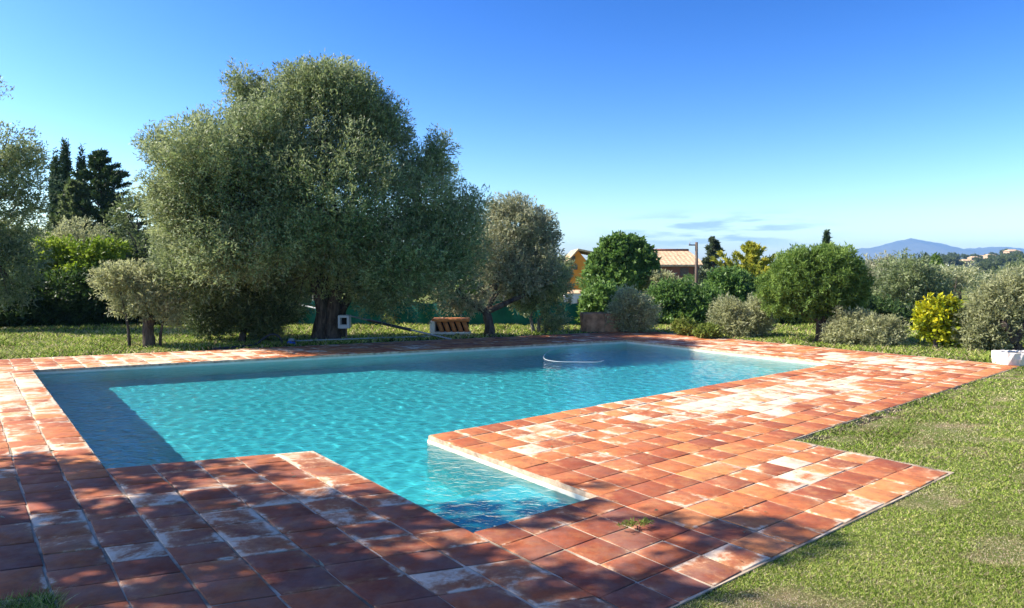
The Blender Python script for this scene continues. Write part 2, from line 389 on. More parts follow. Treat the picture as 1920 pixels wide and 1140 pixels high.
for a in (-.03, .03):
    for b in (-.03, .03): keep |= inpool(uc + a, vc + b)
q = np.stack([idx[:-1, :-1], idx[:-1, 1:], idx[1:, 1:], idx[1:, :-1]], -1)[keep]
used, inv = np.unique(q, return_inverse=True)
water = raw('pool_water', WV[used], inv.reshape(q.shape), M['water'], None, True); water['kind'] = 'structure'
if water.data.polygons[0].normal.z < 0: water.data.flip_normals()

# ---------------------------------------------------------------- ground
def ring(polyin, polyout):
    n = len(polyin); return [(i, (i + 1) % n, n + (i + 1) % n, n + i) for i in range(n)]
hole = [(.6, -13.9), (12.0, -11.0), (12.0, -3.6), (.6, -2.9)]
outer = [(-7000, -7000), (7000, -7000), (7000, 7000), (-7000, 7000)]
V = [uv(u, v, -.016) for u, v in hole] + [uv(u, v, -.016) for u, v in outer]
gd = raw('ground', V, ring(hole, outer), M['turf']); gd['kind'] = 'structure'

def on_deck(u, v):
    d = (u > ULW - .06) & (u < UX + .06) & (v > far(u) - 1.78) & (v < vk_np(u) + .005)
    left = (u < UL) & (v > -4.05 + .336 * (u - UL)); d &= ~left
    d |= (u > UL) & (u < UJ + .02) & (v > -6) & (v < VJ + .01 + .336 * np.minimum(0, u - UC))
    return d
def vk_np(u): return VE - .03 * np.maximum(0, u - 5.9)
def snoise(x, y, seed, sc):
    r = np.random.default_rng(seed); s = 0
    for k in range(9):
        f = sc * math.exp(r.normal(0, .45)); th = r.uniform(0, 6.28); s = s + np.sin(f * (x * math.cos(th) + y * math.sin(th)) + r.uniform(0, 6.28))
    return s / 4.2
def grass(name, n, ylo, yhi, xpad, hgt, wid, seed, power=2.0, xr=None, dk=1.05):
    r = np.random.default_rng(seed)
    t_ = r.random(n); Yv = ((ylo ** (1 - power)) * (1 - t_) + (yhi ** (1 - power)) * t_) ** (1 / (1 - power))
    lo, hi = xr if xr else (-.76, .76)
    Xv = (lo + (hi - lo) * r.random(n)) * Yv
    u, v = to_uv(Xv, Yv); e_ = .075 * np.clip(snoise(Xv, Yv, 31, 7) + .1, -.3, 1); k = ~on_deck(u, v) | ~on_deck(u + e_ * .7, v + e_); Xv, Yv = Xv[k], Yv[k]; n = len(Xv)
    dry = np.clip((snoise(Xv, Yv, 3, 3.2) - .25) * 1.1 + (snoise(Xv, Yv, 8, 11) - .1) * .8, 0, 1) * dk
    keep = r.random(n) > dry * .45; Xv, Yv, dry = Xv[keep], Yv[keep], dry[keep]; n = len(Xv)
    th = r.uniform(0, 6.28, n); sc = (.7 + .6 * r.random(n)) * (1 - .5 * dry) * np.clip(Yv / 5, .8, 2.6)
    hh = hgt * sc * (.85 + .35 * snoise(Xv, Yv, 21, 5)).clip(.3, 1.4); ww = wid * np.clip(Yv / 4.5, .8, 3.5)
    lean = r.normal(0, 1.05, (n, 2)) * hh[:, None]
    b = np.stack([Xv, Yv, np.full(n, -.018)], -1); s = np.stack([np.cos(th) * ww, np.sin(th) * ww, np.zeros(n)], -1)
    tip = b + np.concatenate([lean, hh[:, None]], 1)
    VV_ = np.stack([b - s, b + s, tip], 1).reshape(-1, 3); FF = np.arange(3 * n).reshape(-1, 3)
    o = raw(name, VV_, FF, M['grass'], None, False, {'tone': np.clip(r.random(n) ** 1.3 * 1.05 - .02 + .13 * snoise(Xv, Yv, 5, 3), 0, 1), 'dry': np.clip(dry + (r.random(n) < .2) * .8, 0, 1)})
    return o
o = grass('lawn_grass', 500000, 3.05, 14.5, 0, .017, .0034, 1, 2.3, (-.1, 1.0)); tag(o, 'short patchy turf of green and straw blades covering the right foreground lawn', 'grass', kind='stuff')
o = grass('lawn_grass', 170000, 11.5, 22, 0, .03, .006, 2, 2.0, (-.95, 1.0), .15); tag(o, 'sunlit strip of green lawn behind the far paving and under the trees', 'grass', kind='stuff')
o = grass('lawn_grass', 22000, 3.0, 4.2, 0, .075, .004, 4, 2.0, (-.95, -.6)); tag(o, 'dark shaded tuft of grass in the lower left corner', 'grass', kind='stuff')

# ---------------------------------------------------------------- vegetation
def vnoise3(p, seed, sc):
    r = np.random.default_rng(seed); s = np.zeros(len(p))
    for k in range(8):
        d = r.normal(size=3); d *= sc * math.exp(r.normal(0, .35)) / np.linalg.norm(d); s += np.sin(p @ d + r.uniform(0, 6.28))
    return s / 4
def nrm(a): return a / (np.linalg.norm(a, axis=-1, keepdims=True) + 1e-9)
def leaf_quads(pos, axis, ln, wd, r, nd=None):
    n = len(pos); w = nrm(np.cross(axis, r.normal(size=(n, 3)) if nd is None else nd + r.normal(0, .75, (n, 3))))
    L = (ln * (.65 + .7 * r.random(n)))[:, None]; W = (wd * (.7 + .6 * r.random(n)))[:, None]
    bend = r.normal(0, .12, (n, 3)) * L
    V = np.stack([pos, pos + axis * L * .5 + w * W * .5, pos + axis * L + bend, pos + axis * L * .5 - w * W * .5], 1).reshape(-1, 3)
    return V, np.arange(4 * n).reshape(-1, 4)
def lobe_leaves(lobes, n, ln, wd, seed, per=26, spray=.42, spread=.33, shell=.45, up=.35, out=.8, gap=-.45, gsc=2.2, rag=.21):
    """leaves on sprays of twigs that fill the lobes; gaps and ragged outline come from 3D noise"""
    r = np.random.default_rng(seed)
    C = np.array([l[0] for l in lobes], float); S = np.array([l[1] for l in lobes], float)
    wgt = (S[:, 0] * S[:, 1] * S[:, 2]) ** .62; wgt /= wgt.sum()
    nc = int(n / per * 1.25); k = r.choice(len(lobes), nc, p=wgt)
    d = nrm(r.normal(size=(nc, 3))); rad = shell + (1 - shell) * r.random(nc) ** .7
    rad = rad * (1 + rag * vnoise3(d * 2.3 + C[k], seed + 1, 1.6))
    c = C[k] + d * S[k] * rad[:, None]
    ok = vnoise3(c, seed + 2, gsc) > gap; c, d, k = c[ok], d[ok], k[ok]; nc = len(c)
    ctr = np.average(C, axis=0, weights=wgt)
    dirn = nrm(d * out + nrm(c - ctr) * .35 + np.array([0, 0, up]) + r.normal(0, .4, (nc, 3)))
    ctone = np.clip(r.random(nc) * .62 + r.normal(0, .12, len(lobes))[k] + .1 * vnoise3(c, seed + 5, 3.0), 0, .7)
    m = per; pos = np.repeat(c, m, 0); ax = np.repeat(dirn, m, 0); tt = r.random(len(pos))
    lat = r.normal(0, 1, pos.shape) * spread * spray * .6
    pos = pos + ax * ((tt - .35) * spray)[:, None] + lat * (1.15 - tt)[:, None]
    pos[:, 2] = np.maximum(pos[:, 2], .04)
    la = nrm(ax * .7 + r.normal(0, .62, pos.shape))
    nd = np.repeat(nrm(d + np.array([0, 0, .45])), m, 0)
    V, Fq = leaf_quads(pos, la, ln, wd, r, nd)
    return V, Fq, np.clip(np.repeat(ctone, m) + r.random(len(pos)) * .38, 0, 1)
def lobes_px(Y, specs, depth=.85):
    """lobes given as photo outline (px, py, rx, ry[, dY]) at distance Y, as solid ellipsoids of real size"""
    L = []
    for s in specs:
        dy = s[4] if len(s) > 4 else 0; k = (Y) / F
        p = at(s[0], s[1], Y); p[1] += dy
        L.append((p, (s[2] * k, max(s[2], s[3]) * k * depth, s[3] * k)))
    return L
def tree(name, label, cat, base, lobes, n, mat, ln=.1, wd=.032, trunk=None, bark='bark', group=None, seed=1, limbs=True, rad=.12, fork=None, flare=1.5, trunk_name='trunk', crown_name='crown', **kw):
    """trunk: list of (polyline, radii); limbs run from the fork into the lobes"""
    o = thing(name, label, cat, (float(base[0]), float(base[1]), 0.0 if len(base) < 3 else float(base[2])), group)
    rg = np.random.default_rng(seed + 77); mb = MB()
    b = np.array([base[0], base[1], o.location.z - .05])
    ctr = np.mean([l[0] for l in lobes], axis=0)
    if trunk is None:
        top = fork if fork is not None else np.array([b[0] * .6 + ctr[0] * .4, b[1] * .6 + ctr[1] * .4, max(.25, ctr[2] - lobes[0][1][2] * .6)])
        mid = (b + top) / 2 + rg.normal(0, .04, 3)
        trunk = [([b, b + (mid - b) * .25, mid, top], [rad * flare, rad * 1.1, rad, rad * .85])]
    for pl, rr in trunk:
        if len(pl) < 6:
            sp = spline(pl, 4); rs = np.interp(np.linspace(0, 1, len(sp)), np.linspace(0, 1, len(rr)), rr)
        else: sp, rs = pl, rr
        mb.tube(sp, list(rs), 9, .12, rg)
    if limbs:
        for i, l in enumerate(lobes):
            st = np.array(trunk[i % len(trunk)][0][-1]); en = np.array(l[0]) + rg.normal(0, .12, 3) * np.array(l[1])
            dist = np.linalg.norm(en - st)
            if dist < .1: continue
            md = (st + en) / 2 + rg.normal(0, .08, 3) * dist; md[2] += .05 * dist
            r0 = max(.012, rad * .5 * min(1, (l[1][0] / .9))); sp = spline([st, md, en], 5)
            mb.tube(sp, list(np.linspace(r0, r0 * .3, len(sp))), 6, .1, rg)
            for q in range(3):
                e2 = np.array(l[0]) + nrm(rg.normal(size=3)) * np.array(l[1]) * .8; s2 = sp[len(sp) // 2 + q]
                mb.tube([s2, (s2 + e2) / 2 + rg.normal(0, .05, 3), e2], [r0 * .4, r0 * .25, r0 * .1], 5)
    mb.build(trunk_name, M[bark], o, True)
    V, Fq, tone = lobe_leaves(lobes, n, ln, wd, seed, **kw)
    raw(crown_name, V, Fq, M[mat], o, False, {'tone': tone})
    return o
def conifer(name, label, cat, base, h, w, n, mat, seed=1, group=None, ln=.16, wd=.035, z0=.15, power=.9, droop=-.15, upturn=0.0, cols=None, rad=.1, clear=0.0):
    """layered whorls of branches on a straight stem"""
    o = thing(name, label, cat, (float(base[0]), float(base[1]), 0.0), group)
    r = np.random.default_rng(seed); mb = MB(); b = np.array([base[0], base[1], -.05])
    mb.tube([b, b + [0, 0, h * .5], b + [0, 0, h]], [rad, rad * .6, .01], 8, .1, r)
    nb = int(h / .16 * 4); t_ = (np.arange(nb) + r.random(nb)) / nb; t_ = z0 + (1 - z0) * t_
    az = r.uniform(0, 6.28, nb) ; Lb = w / 2 * (1 - t_) ** power * (.7 + .5 * r.random(nb)) + .05
    per = max(4, n // nb); bi = np.repeat(np.arange(nb), per); s = r.random(len(bi)) ** .7
    d = np.stack([np.cos(az), np.sin(az), np.full(nb, droop) + upturn + r.normal(0, .1, nb)], -1)
    start = b + np.stack([np.zeros(nb), np.zeros(nb), t_ * h + .05], -1)
    for i in range(0, nb, 2): mb.tube([start[i], start[i] + d[i] * Lb[i] * .85], [rad * .22 * (1 - t_[i]) + .006, .004], 4)
    mb.build('trunk', M['bark'], o, True)
    pos = start[bi] + d[bi] * (Lb[bi] * s)[:, None] + r.normal(0, 1, (len(bi), 3)) * np.array([.1, .1, .06]) * (.2 + w / 7) * (1.15 - .6 * s - .5 * t_[bi])[:, None]
    pos[:, 2] += .12 * s ** 2 * Lb[bi]
    ax = nrm(d[bi] * .7 + np.array([0, 0, .25]) + r.normal(0, .5, pos.shape))
    V, Fq = leaf_quads(pos, ax, ln, wd, r)
    raw('crown', V, Fq, M[mat], o, False, {'tone': np.clip(r.random(nb)[bi] * .4 + r.random(len(bi)) * .35 + .3 * s, 0, 1)})
    return o

# -- the great olive
Y = 15.4; b = ground(612, 636)
specs = [(590, 225, 118, 92), (485, 235, 78, 84, .3), (408, 342, 70, 70, -.2), (352, 442, 60, 82), (700, 278, 76, 84, .2), (640, 375, 140, 125, -.9), (500, 390, 120, 120, -.6),
         (795, 365, 62, 98, .2), (852, 455, 62, 80), (760, 485, 120, 82, -.3), (425, 525, 112, 72), (600, 475, 110, 75, .3), (560, 160, 40, 28), (455, 165, 32, 26),
         (297, 282, 13, 42), (820, 290, 18, 36), (640, 150, 40, 24), (880, 395, 24, 30), (700, 545, 60, 40, .2), (520, 560, 60, 36, .2), (445, 300, 70, 60, -.9), (430, 440, 70, 70, -1.2), (540, 330, 60, 60, -1.1), (400, 500, 70, 60, -.9), (560, 440, 70, 60, -1.3), (450, 385, 75, 60, -1.5), (490, 470, 85, 65, -1.6), (380, 400, 60, 60, -1.0), (450, 390, 80, 70, .7), (530, 420, 80, 60, .5), (480, 330, 60, 50, .5), (715, 238, 48, 56, -.2), (670, 195, 56, 46, -.3), (612, 172, 62, 42, -.3), (455, 318, 85, 52, -1.7), (412, 372, 56, 50, -1.5), (530, 270, 60, 60, -1.0)]
tr = []
for (x0, x1, x2, y2, dy, r0) in ((598, 602, 570, 470, 0, .13), (620, 626, 655, 480, .1, .145), (610, 612, 600, 450, .3, .13), (630, 646, 720, 470, .35, .1)):
    p0 = ground(x0, 636); p0[2] = -.05; p0[1] = b[1] + dy
    p1 = at(x1, 570, b[1] + dy * .6); p2 = at(x2, y2, b[1] + dy)
    tr.append(([p0, p0 * .75 + p1 * .25, p1, p2], [r0 * 1.75, r0 * 1.15, r0, r0 * .6]))
tree('olive_tree', 'great old olive with the huge rounded crown and dark thick trunk behind the pool', 'tree', b, lobes_px(15.1, specs, .8), 360000, 'olive', .08, .024, tr, seed=3, rad=.15, per=30, spray=.5, rag=.22, gap=-1.6, gsc=1.9, up=.7, shell=.35)
# -- other olives and left side trees
b = ground(277, 651); tr = [([b + [0, 0, -.05], b + [.02, 0, .12], b + [0, 0, .4], b + [.03, 0, .62]], [.14, .11, .1, .12])]
for (xa, xb, yb) in ((243, 236, 590), (300, 308, 590)):
    p = ground(xa, 651); tr.append(([p + [0, 0, -.05], p + [(.02 if xa > 270 else -.02), 0, .3], at(xb, yb, 13.8)], [.032, .027, .02]))
tree('olive_tree', 'small pale pollarded olive with short stump and two thin side stems', 'tree', b, lobes_px(13.8, [(235, 548, 62, 40), (220, 525, 42, 24), (290, 560, 42, 34), (255, 520, 30, 20), (200, 575, 32, 22), (325, 590, 18, 26)]), 17000, 'olive_grey', .075, .022, tr, seed=8, rad=.07, per=20, spray=.28, gap=-.5, gsc=4)
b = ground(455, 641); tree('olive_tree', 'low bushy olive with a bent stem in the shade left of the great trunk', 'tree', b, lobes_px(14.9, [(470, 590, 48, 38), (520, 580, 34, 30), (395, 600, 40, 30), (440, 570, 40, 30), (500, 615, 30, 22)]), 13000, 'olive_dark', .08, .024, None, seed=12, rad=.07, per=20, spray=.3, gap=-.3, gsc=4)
b = ground(918, 629)
f1 = at(912, 585, 16.1); tr = [([b + [0, 0, -.05], b + [0, 0, .2], f1], [.15, .11, .1]), ([f1, at(880, 565, 16.0), at(855, 545, 15.9)], [.085, .07, .05]), ([f1, at(945, 570, 16.2), at(985, 552, 16.3)], [.08, .065, .05]), ([f1, at(925, 555, 16.3), at(940, 500, 16.4)], [.07, .06, .04])]
tree('olive_tree', 'grey green olive with forked trunk right of the great olive', 'tree', b, lobes_px(16.3, [(965, 425, 68, 46, .9), (1005, 440, 40, 46, .9), (930, 480, 60, 44, .5), (905, 525, 50, 34, .2), (975, 520, 60, 42, .5), (1018, 490, 28, 46, .6), (950, 388, 34, 20, .9), (880, 560, 32, 20, -.2), (845, 560, 30, 22)]), 38000, 'olive_dry', .09, .026, tr, seed=15, rad=.09, per=24, spray=.4, gap=-.5, gsc=2.6)
b = ground(1005, 623); tr = [([b + [-.05, 0, -.05], at(995, 595, 17)], [.05, .04]), ([b + [.06, 0, -.05], at(1012, 600, 17), at(1022, 585, 17)], [.05, .04, .03]), ([b + [.2, 0, -.05], at(1035, 595, 17)], [.04, .03])]
tree('olive_tree', 'bushy olive with several pale thin stems left of the brown trough', 'tree', b, lobes_px(17, [(1020, 550, 46, 48), (1035, 590, 30, 28), (990, 560, 30, 36), (1045, 540, 20, 32)]), 15000, 'olive', .085, .026, tr, 'bark_pale', seed=19, rad=.05, per=20, spray=.3, gap=-.45, gsc=4)
b = (at(-45, 600, 17.5)[0], 17.5)
tree('tall_tree', 'tall sparse grey leaved tree cut by the left edge of the view', 'tree', b, lobes_px(17.5, [(15, 285, 55, 62), (48, 330, 38, 60), (-50, 260, 70, 90), (10, 400, 62, 60), (-70, 380, 80, 90), (20, 500, 70, 60, -.3), (55, 540, 42, 34, -.4), (-60, 500, 70, 70), (-15, 178, 22, 26)]), 40000, 'olive', .1, .03, None, seed=23, rad=.16, per=24, spray=.45, gap=-.1, gsc=2.2)
tree('olive_tree', 'silvery round topped olive behind the lime green bush', 'tree', (at(155, 600, 23)[0], 23), lobes_px(23, [(150, 448, 50, 30), (120, 470, 50, 30), (185, 470, 40, 30)]), 10000, 'olive_grey', .11, .034, None, seed=27, per=20, spray=.35)
tree('leafy_bush', 'bright lime green bush in front of dark shrubs at left', 'bush', (at(150, 600, 20)[0], 20), lobes_px(20, [(150, 492, 62, 36), (200, 482, 34, 30), (105, 490, 36, 34), (140, 530, 50, 30)]), 13000, 'lime', .11, .06, None, seed=31, per=20, spray=.35, gap=-.3, gsc=3)
for i, (x, y, rx, ry, Yd, lab) in enumerate(((30, 560, 80, 55, 18.8, 'dark evergreen shrub at the far left edge of the lawn'), (125, 565, 70, 52, 19, 'dark evergreen shrub under the lime green bush'), (215, 560, 60, 58, 19.6, 'dark evergreen shrub behind the small pollarded olive'))):
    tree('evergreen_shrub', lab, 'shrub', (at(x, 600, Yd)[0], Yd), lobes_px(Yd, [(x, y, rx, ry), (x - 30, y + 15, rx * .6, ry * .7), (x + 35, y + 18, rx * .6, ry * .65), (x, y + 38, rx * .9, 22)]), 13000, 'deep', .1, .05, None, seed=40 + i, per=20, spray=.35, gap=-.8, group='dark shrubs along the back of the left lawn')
tree('broadleaf_tree', 'dark green leafy tree filling the gap left of the great olive', 'tree', (at(275, 600, 21)[0], 21), lobes_px(21, [(270, 470, 62, 62), (250, 405, 34, 36), (310, 530, 66, 60), (240, 545, 40, 50), (285, 420, 30, 40), (345, 560, 60, 50)]), 22000, 'olive_dark', .11, .045, None, seed=47, per=22, spray=.4, gap=-.6)
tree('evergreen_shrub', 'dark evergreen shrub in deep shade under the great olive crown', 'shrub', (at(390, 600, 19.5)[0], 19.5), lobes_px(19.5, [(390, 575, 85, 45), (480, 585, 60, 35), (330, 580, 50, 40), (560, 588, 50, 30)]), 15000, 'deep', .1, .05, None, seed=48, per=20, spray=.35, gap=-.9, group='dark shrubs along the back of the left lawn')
cyg = 'slender cypresses rising at the left'
for i, (x, top, w, lab) in enumerate(((103, 293, 15, 'leftmost of the three narrow dark cypresses, mostly hidden'), (122, 277, 24, 'tallest and pointed of the three narrow dark cypresses'), (153, 289, 19, 'round tipped cypress next to the broad dark conifer'))):
    Yd = 32; zt = at(x, top, Yd)[2]; cx = at(x, top, Yd)[0]; k = Yd / F
    lob = [(np.array([cx, Yd, zt * f]), (w / 2 * k * g, w / 2 * k * g, zt * .14)) for f, g in ((.1, .7), (.25, .95), (.4, 1.05), (.55, 1.05), (.7, .95), (.82, .75), (.9, .45))]
    tree('cypress', lab, 'cypress', (cx, Yd), lob, 9000, 'cypress', .16, .05, None, seed=50 + i, limbs=False, per=16, spray=.3, spread=.3, up=2.2, out=.3, shell=.6, gap=-2, rag=.1, group=cyg, fork=np.array([cx, Yd, zt * .5]), rad=.1)
Yd = 28; p = at(190, 288, Yd)
conifer('conifer', 'broad dark conifer with ragged layered branches beside the cypresses', 'conifer', (p[0], Yd), p[2], 5.2, 30000, 'cypress', 60, ln=.17, wd=.055, z0=.1, power=.7, upturn=.3)
p = at(140, 345, 27); conifer('conifer', 'small brownish green conifer in front of the cypresses', 'conifer', (p[0], 27), p[2], 2.6, 9000, 'olive_dark', 61, ln=.17, wd=.06, z0=.1, power=.7, upturn=.6)
b = ground(740, 610); tree('sapling', 'small yellowish sapling standing before the green netting', 'shrub', b, lobes_px(b[1], [(740, 592, 15, 14), (735, 580, 8, 8), (750, 598, 9, 9)]), 1500, 'weed', .07, .025, None, seed=64, rad=.02, per=12, spray=.2, gap=-.3)
# -- right side
tree('carob_tree', 'dense dark green round tree in front of the ochre house', 'tree', (at(1160, 600, 24)[0], 24), lobes_px(24, [(1166, 482, 48, 32), (1132, 508, 28, 34), (1200, 502, 28, 34), (1166, 520, 58, 24), (1155, 458, 22, 12), (1187, 462, 18, 14)]), 26000, 'green', .13, .08, None, seed=70, rad=.14, per=20, spray=.35, gap=-.75, gsc=3)
tree('leafy_bush', 'light green bush between the brown trough and the silvery shrub', 'bush', (at(1128, 600, 19)[0], 19), lobes_px(19, [(1128, 565, 32, 26), (1112, 585, 22, 22), (1150, 580, 24, 24)]), 7000, 'green', .1, .055, None, seed=72, per=18, spray=.28)
b = ground(1183, 621); tree('olive_shrub', 'silvery olive shrub just right of the brown trough', 'shrub', b, lobes_px(17, [(1183, 572, 34, 26), (1170, 595, 28, 20), (1205, 590, 22, 28), (1190, 605, 18, 14)]), 10000, 'olive_grey', .08, .024, None, seed=74, rad=.04, per=18, spray=.26, gap=-.8)
tree('evergreen_hedge', 'tall mixed green hedge shrub left of the grey shrub', 'shrub', (at(1280, 600, 19.5)[0], 19.5), lobes_px(19.5, [(1285, 578, 54, 38), (1240, 582, 32, 38), (1325, 582, 30, 38), (1290, 600, 66, 24), (1258, 552, 24, 16)]), 24000, 'green', .1, .05, None, seed=76, per=20, spray=.32, gap=-.7, gsc=3)
tree('olive_shrub', 'hazy grey bush behind the tall mixed hedge shrub', 'shrub', (at(1255, 600, 23)[0], 23), lobes_px(23, [(1246, 536, 34, 22), (1285, 552, 30, 20)]), 7000, 'olive_grey', .11, .035, None, seed=78, per=18, spray=.3)
for i, (x, y, w) in enumerate(((1287, 612, 20), (1325, 617, 22))):
    b = ground(x, y + 16); tree('weed_clump', ('taller yellow green weed clump at the edge of the far paving', 'lower yellow green weed clump left of the grey round shrub')[i], 'weeds', b, lobes_px(b[1], [(x, y + 4, w, 9), (x - 6, y - 4, 9, 8)] if i == 0 else [(x, y + 4, w, 8)]), 2200, 'weed', .07, .035, None, seed=80 + i, rad=.012, per=12, spray=.16, gap=-.5, gsc=5, trunk_name='stem', crown_name='foliage', group='weeds at the edge of the far paving')
b = ground(1393, 632); tree('olive_shrub', 'wide pale grey olive shrub clipped round, left of the pine', 'shrub', b, lobes_px(b[1] + .3, [(1370, 592, 32, 30), (1415, 590, 32, 30), (1393, 580, 28, 20), (1395, 608, 46, 22)]), 17000, 'olive_grey', .075, .022, None, seed=84, rad=.05, per=20, spray=.26, gap=-1, gsc=4)
Yd = 31; p = at(1338, 447, Yd); conifer('spruce', 'dark narrow spruce standing right of the utility pole', 'conifer', (p[0], Yd), p[2], 2.1, 9000, 'spruce', 86, ln=.15, wd=.05, z0=.08, power=.8)
Yd = 24; p = at(1406, 461, Yd); conifer('golden_conifer', 'golden yellow conifer with upswept open branches', 'conifer', (p[0], Yd), p[2], 3.3, 10000, 'gold', 87, ln=.15, wd=.05, z0=.1, power=.95, upturn=.75)
tree('leafy_bush', 'mid green bush below the spruce and golden conifer', 'bush', (at(1372, 600, 22)[0], 22), lobes_px(22, [(1376, 547, 40, 34), (1352, 534, 22, 24), (1410, 560, 40, 30)]), 15000, 'green', .11, .055, None, seed=88, per=20, spray=.3)
b = ground(1538, 641); f1 = at(1536, 600, b[1])
tr = [([b + [-.03, 0, -.05], b + [-.03, 0, .25], f1], [.085, .065, .06]), ([b + [.05, 0, -.05], at(1544, 610, b[1]), at(1550, 575, b[1])], [.07, .055, .045]), ([f1, at(1515, 595, b[1]), at(1490, 575, b[1])], [.04, .035, .025])]
tree('stone_pine', 'round domed bright green pine with a bare brown trunk on the lawn', 'pine', b, lobes_px(b[1] + .3, [(1530, 512, 78, 44), (1480, 540, 50, 36), (1578, 535, 46, 40), (1530, 552, 78, 36), (1458, 562, 28, 24), (1604, 530, 20, 30), (1500, 498, 40, 28), (1558, 486, 44, 20), (1500, 576, 46, 16), (1570, 572, 40, 14)]), 52000, 'pine', .085, .022, tr, seed=90, rad=.06, per=24, spray=.22, gap=-1.1, gsc=3, rag=.05)
for i, (x, y, w, h_) in enumerate(((1598, 614, 46, 28), (1652, 624, 32, 24))):
    b = ground(x, y + 33 if i == 0 else y + 27); tree('olive_shrub', ('larger grey olive shrub right of the pine trunk', 'smaller grey olive shrub at the end of the shrub pair')[i], 'shrub', b, lobes_px(b[1] + .2, [(x - 14, y, w * .62, h_), (x + 16, y - 2, w * .6, h_ * .9), (x, y + 10, w, h_ * .7)]), 11000, 'olive_grey', .07, .021, None, seed=92 + i, rad=.04, per=18, spray=.24, gap=-1, gsc=4, group='pair of grey shrubs right of the pine')
og = 'grey olives standing behind the right lawn'
for i, (lob, Yd, lab) in enumerate((
    ([(1640, 510, 36, 34), (1625, 545, 30, 36), (1660, 540, 34, 34)], 23, 'grey olive close behind the right side of the pine'),
    ([(1700, 520, 46, 36), (1735, 540, 40, 36), (1680, 560, 44, 40), (1720, 580, 46, 34)], 21, 'broad grey olive standing behind the yellow bush'),
    ([(1790, 545, 40, 30), (1770, 570, 30, 26), (1800, 520, 30, 26)], 22, 'grey olive between the yellow bush and the right edge tree'))):
    cx = lob[0][0]; tree('olive_tree', lab, 'tree', (at(cx, 600, Yd)[0], Yd), lobes_px(Yd, lob), 16000, ('olive_dry', 'olive', 'olive_grey')[i], .11, .034, None, seed=96 + i, rad=.09, per=20, spray=.38, gap=-.6, group=og)
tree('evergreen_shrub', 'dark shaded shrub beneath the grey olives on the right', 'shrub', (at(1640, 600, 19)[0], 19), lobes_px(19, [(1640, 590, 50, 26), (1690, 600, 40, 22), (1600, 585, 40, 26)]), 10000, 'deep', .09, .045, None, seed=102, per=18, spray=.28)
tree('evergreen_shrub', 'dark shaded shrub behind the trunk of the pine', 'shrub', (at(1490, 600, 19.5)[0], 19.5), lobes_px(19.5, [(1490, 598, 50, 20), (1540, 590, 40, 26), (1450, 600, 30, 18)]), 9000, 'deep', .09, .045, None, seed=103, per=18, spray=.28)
b = ground(1757, 655); tree('yellow_bush', 'bright yellow flowering bush at the edge of the right lawn', 'bush', b, lobes_px(b[1] + .2, [(1750, 590, 26, 26), (1775, 582, 20, 20), (1740, 610, 20, 22), (1765, 622, 26, 24), (1755, 605, 30, 30)]), 4200, 'yellow', .085, .055, None, seed=105, rad=.035, per=14, spray=.2, gap=-.5, gsc=5)
b = ground(1912, 662); tr = [([b + [0, 0, -.05], at(1903, 640, b[1]), at(1880, 605, b[1])], [.09, .075, .05]), ([at(1903, 640, b[1]), at(1925, 600, b[1]), at(1935, 560, b[1])], [.06, .05, .04])]
tree('olive_tree', 'wide grey green olive with leaning trunk at the right edge', 'tree', b, lobes_px(b[1] + .4, [(1872, 574, 42, 40), (1908, 540, 36, 26), (1838, 606, 30, 32), (1955, 570, 50, 56), (1880, 600, 46, 36), (1850, 630, 44, 22), (1980, 610, 60, 50)]), 34000, 'olive_grey', .08, .024, tr, seed=107, rad=.07, per=22, spray=.34, gap=-.5, gsc=3)
for x, top, Yd, w, lab in ((1755, 484, 40, 22, 'short yellow green cypress above the olives on the right'), (1550, 441, 36, 9, 'thin dark cypress tip rising behind the round pine')):
    zt = at(x, top, Yd)[2]; cx = at(x, top, Yd)[0]; k = Yd / F
    lob = [(np.array([cx, Yd, zt * f]), (w / 2 * k * g, w / 2 * k * g, zt * .14)) for f, g in ((.1, .7), (.25, .95), (.4, 1.05), (.55, 1.05), (.7, .95), (.82, .75), (.92, .5))]
    tree('cypress', lab, 'cypress', (cx, Yd), lob, 5000, 'pine' if w > 15 else 'cypress', .16, .06, None, seed=int(x), limbs=False, per=14, spray=.28, up=2.2, out=.3, shell=.6, gap=-2, rag=.1, fork=np.array([cx, Yd, zt * .5]), rad=.08)
# weeds growing in a joint of the near paving
b = ground(1195, 992); b[2] = 0
tree('weed_clump', 'tiny weed tuft growing from a joint of the near paving', 'weeds', b, [(b + [0, 0, .015], (.05, .02, .008)), (b + [.05, .02, .012], (.02, .015, .01)), (b + [-.07, -.04, .01], (.03, .015, .006))], 230, 'weed', .022, .007, [([b + [0, 0, -.02], b + [0, 0, .02]], [.004, .003])], seed=110, rad=.004, per=8, spray=.05, gap=-2, trunk_name='stem', crown_name='foliage', limbs=False)
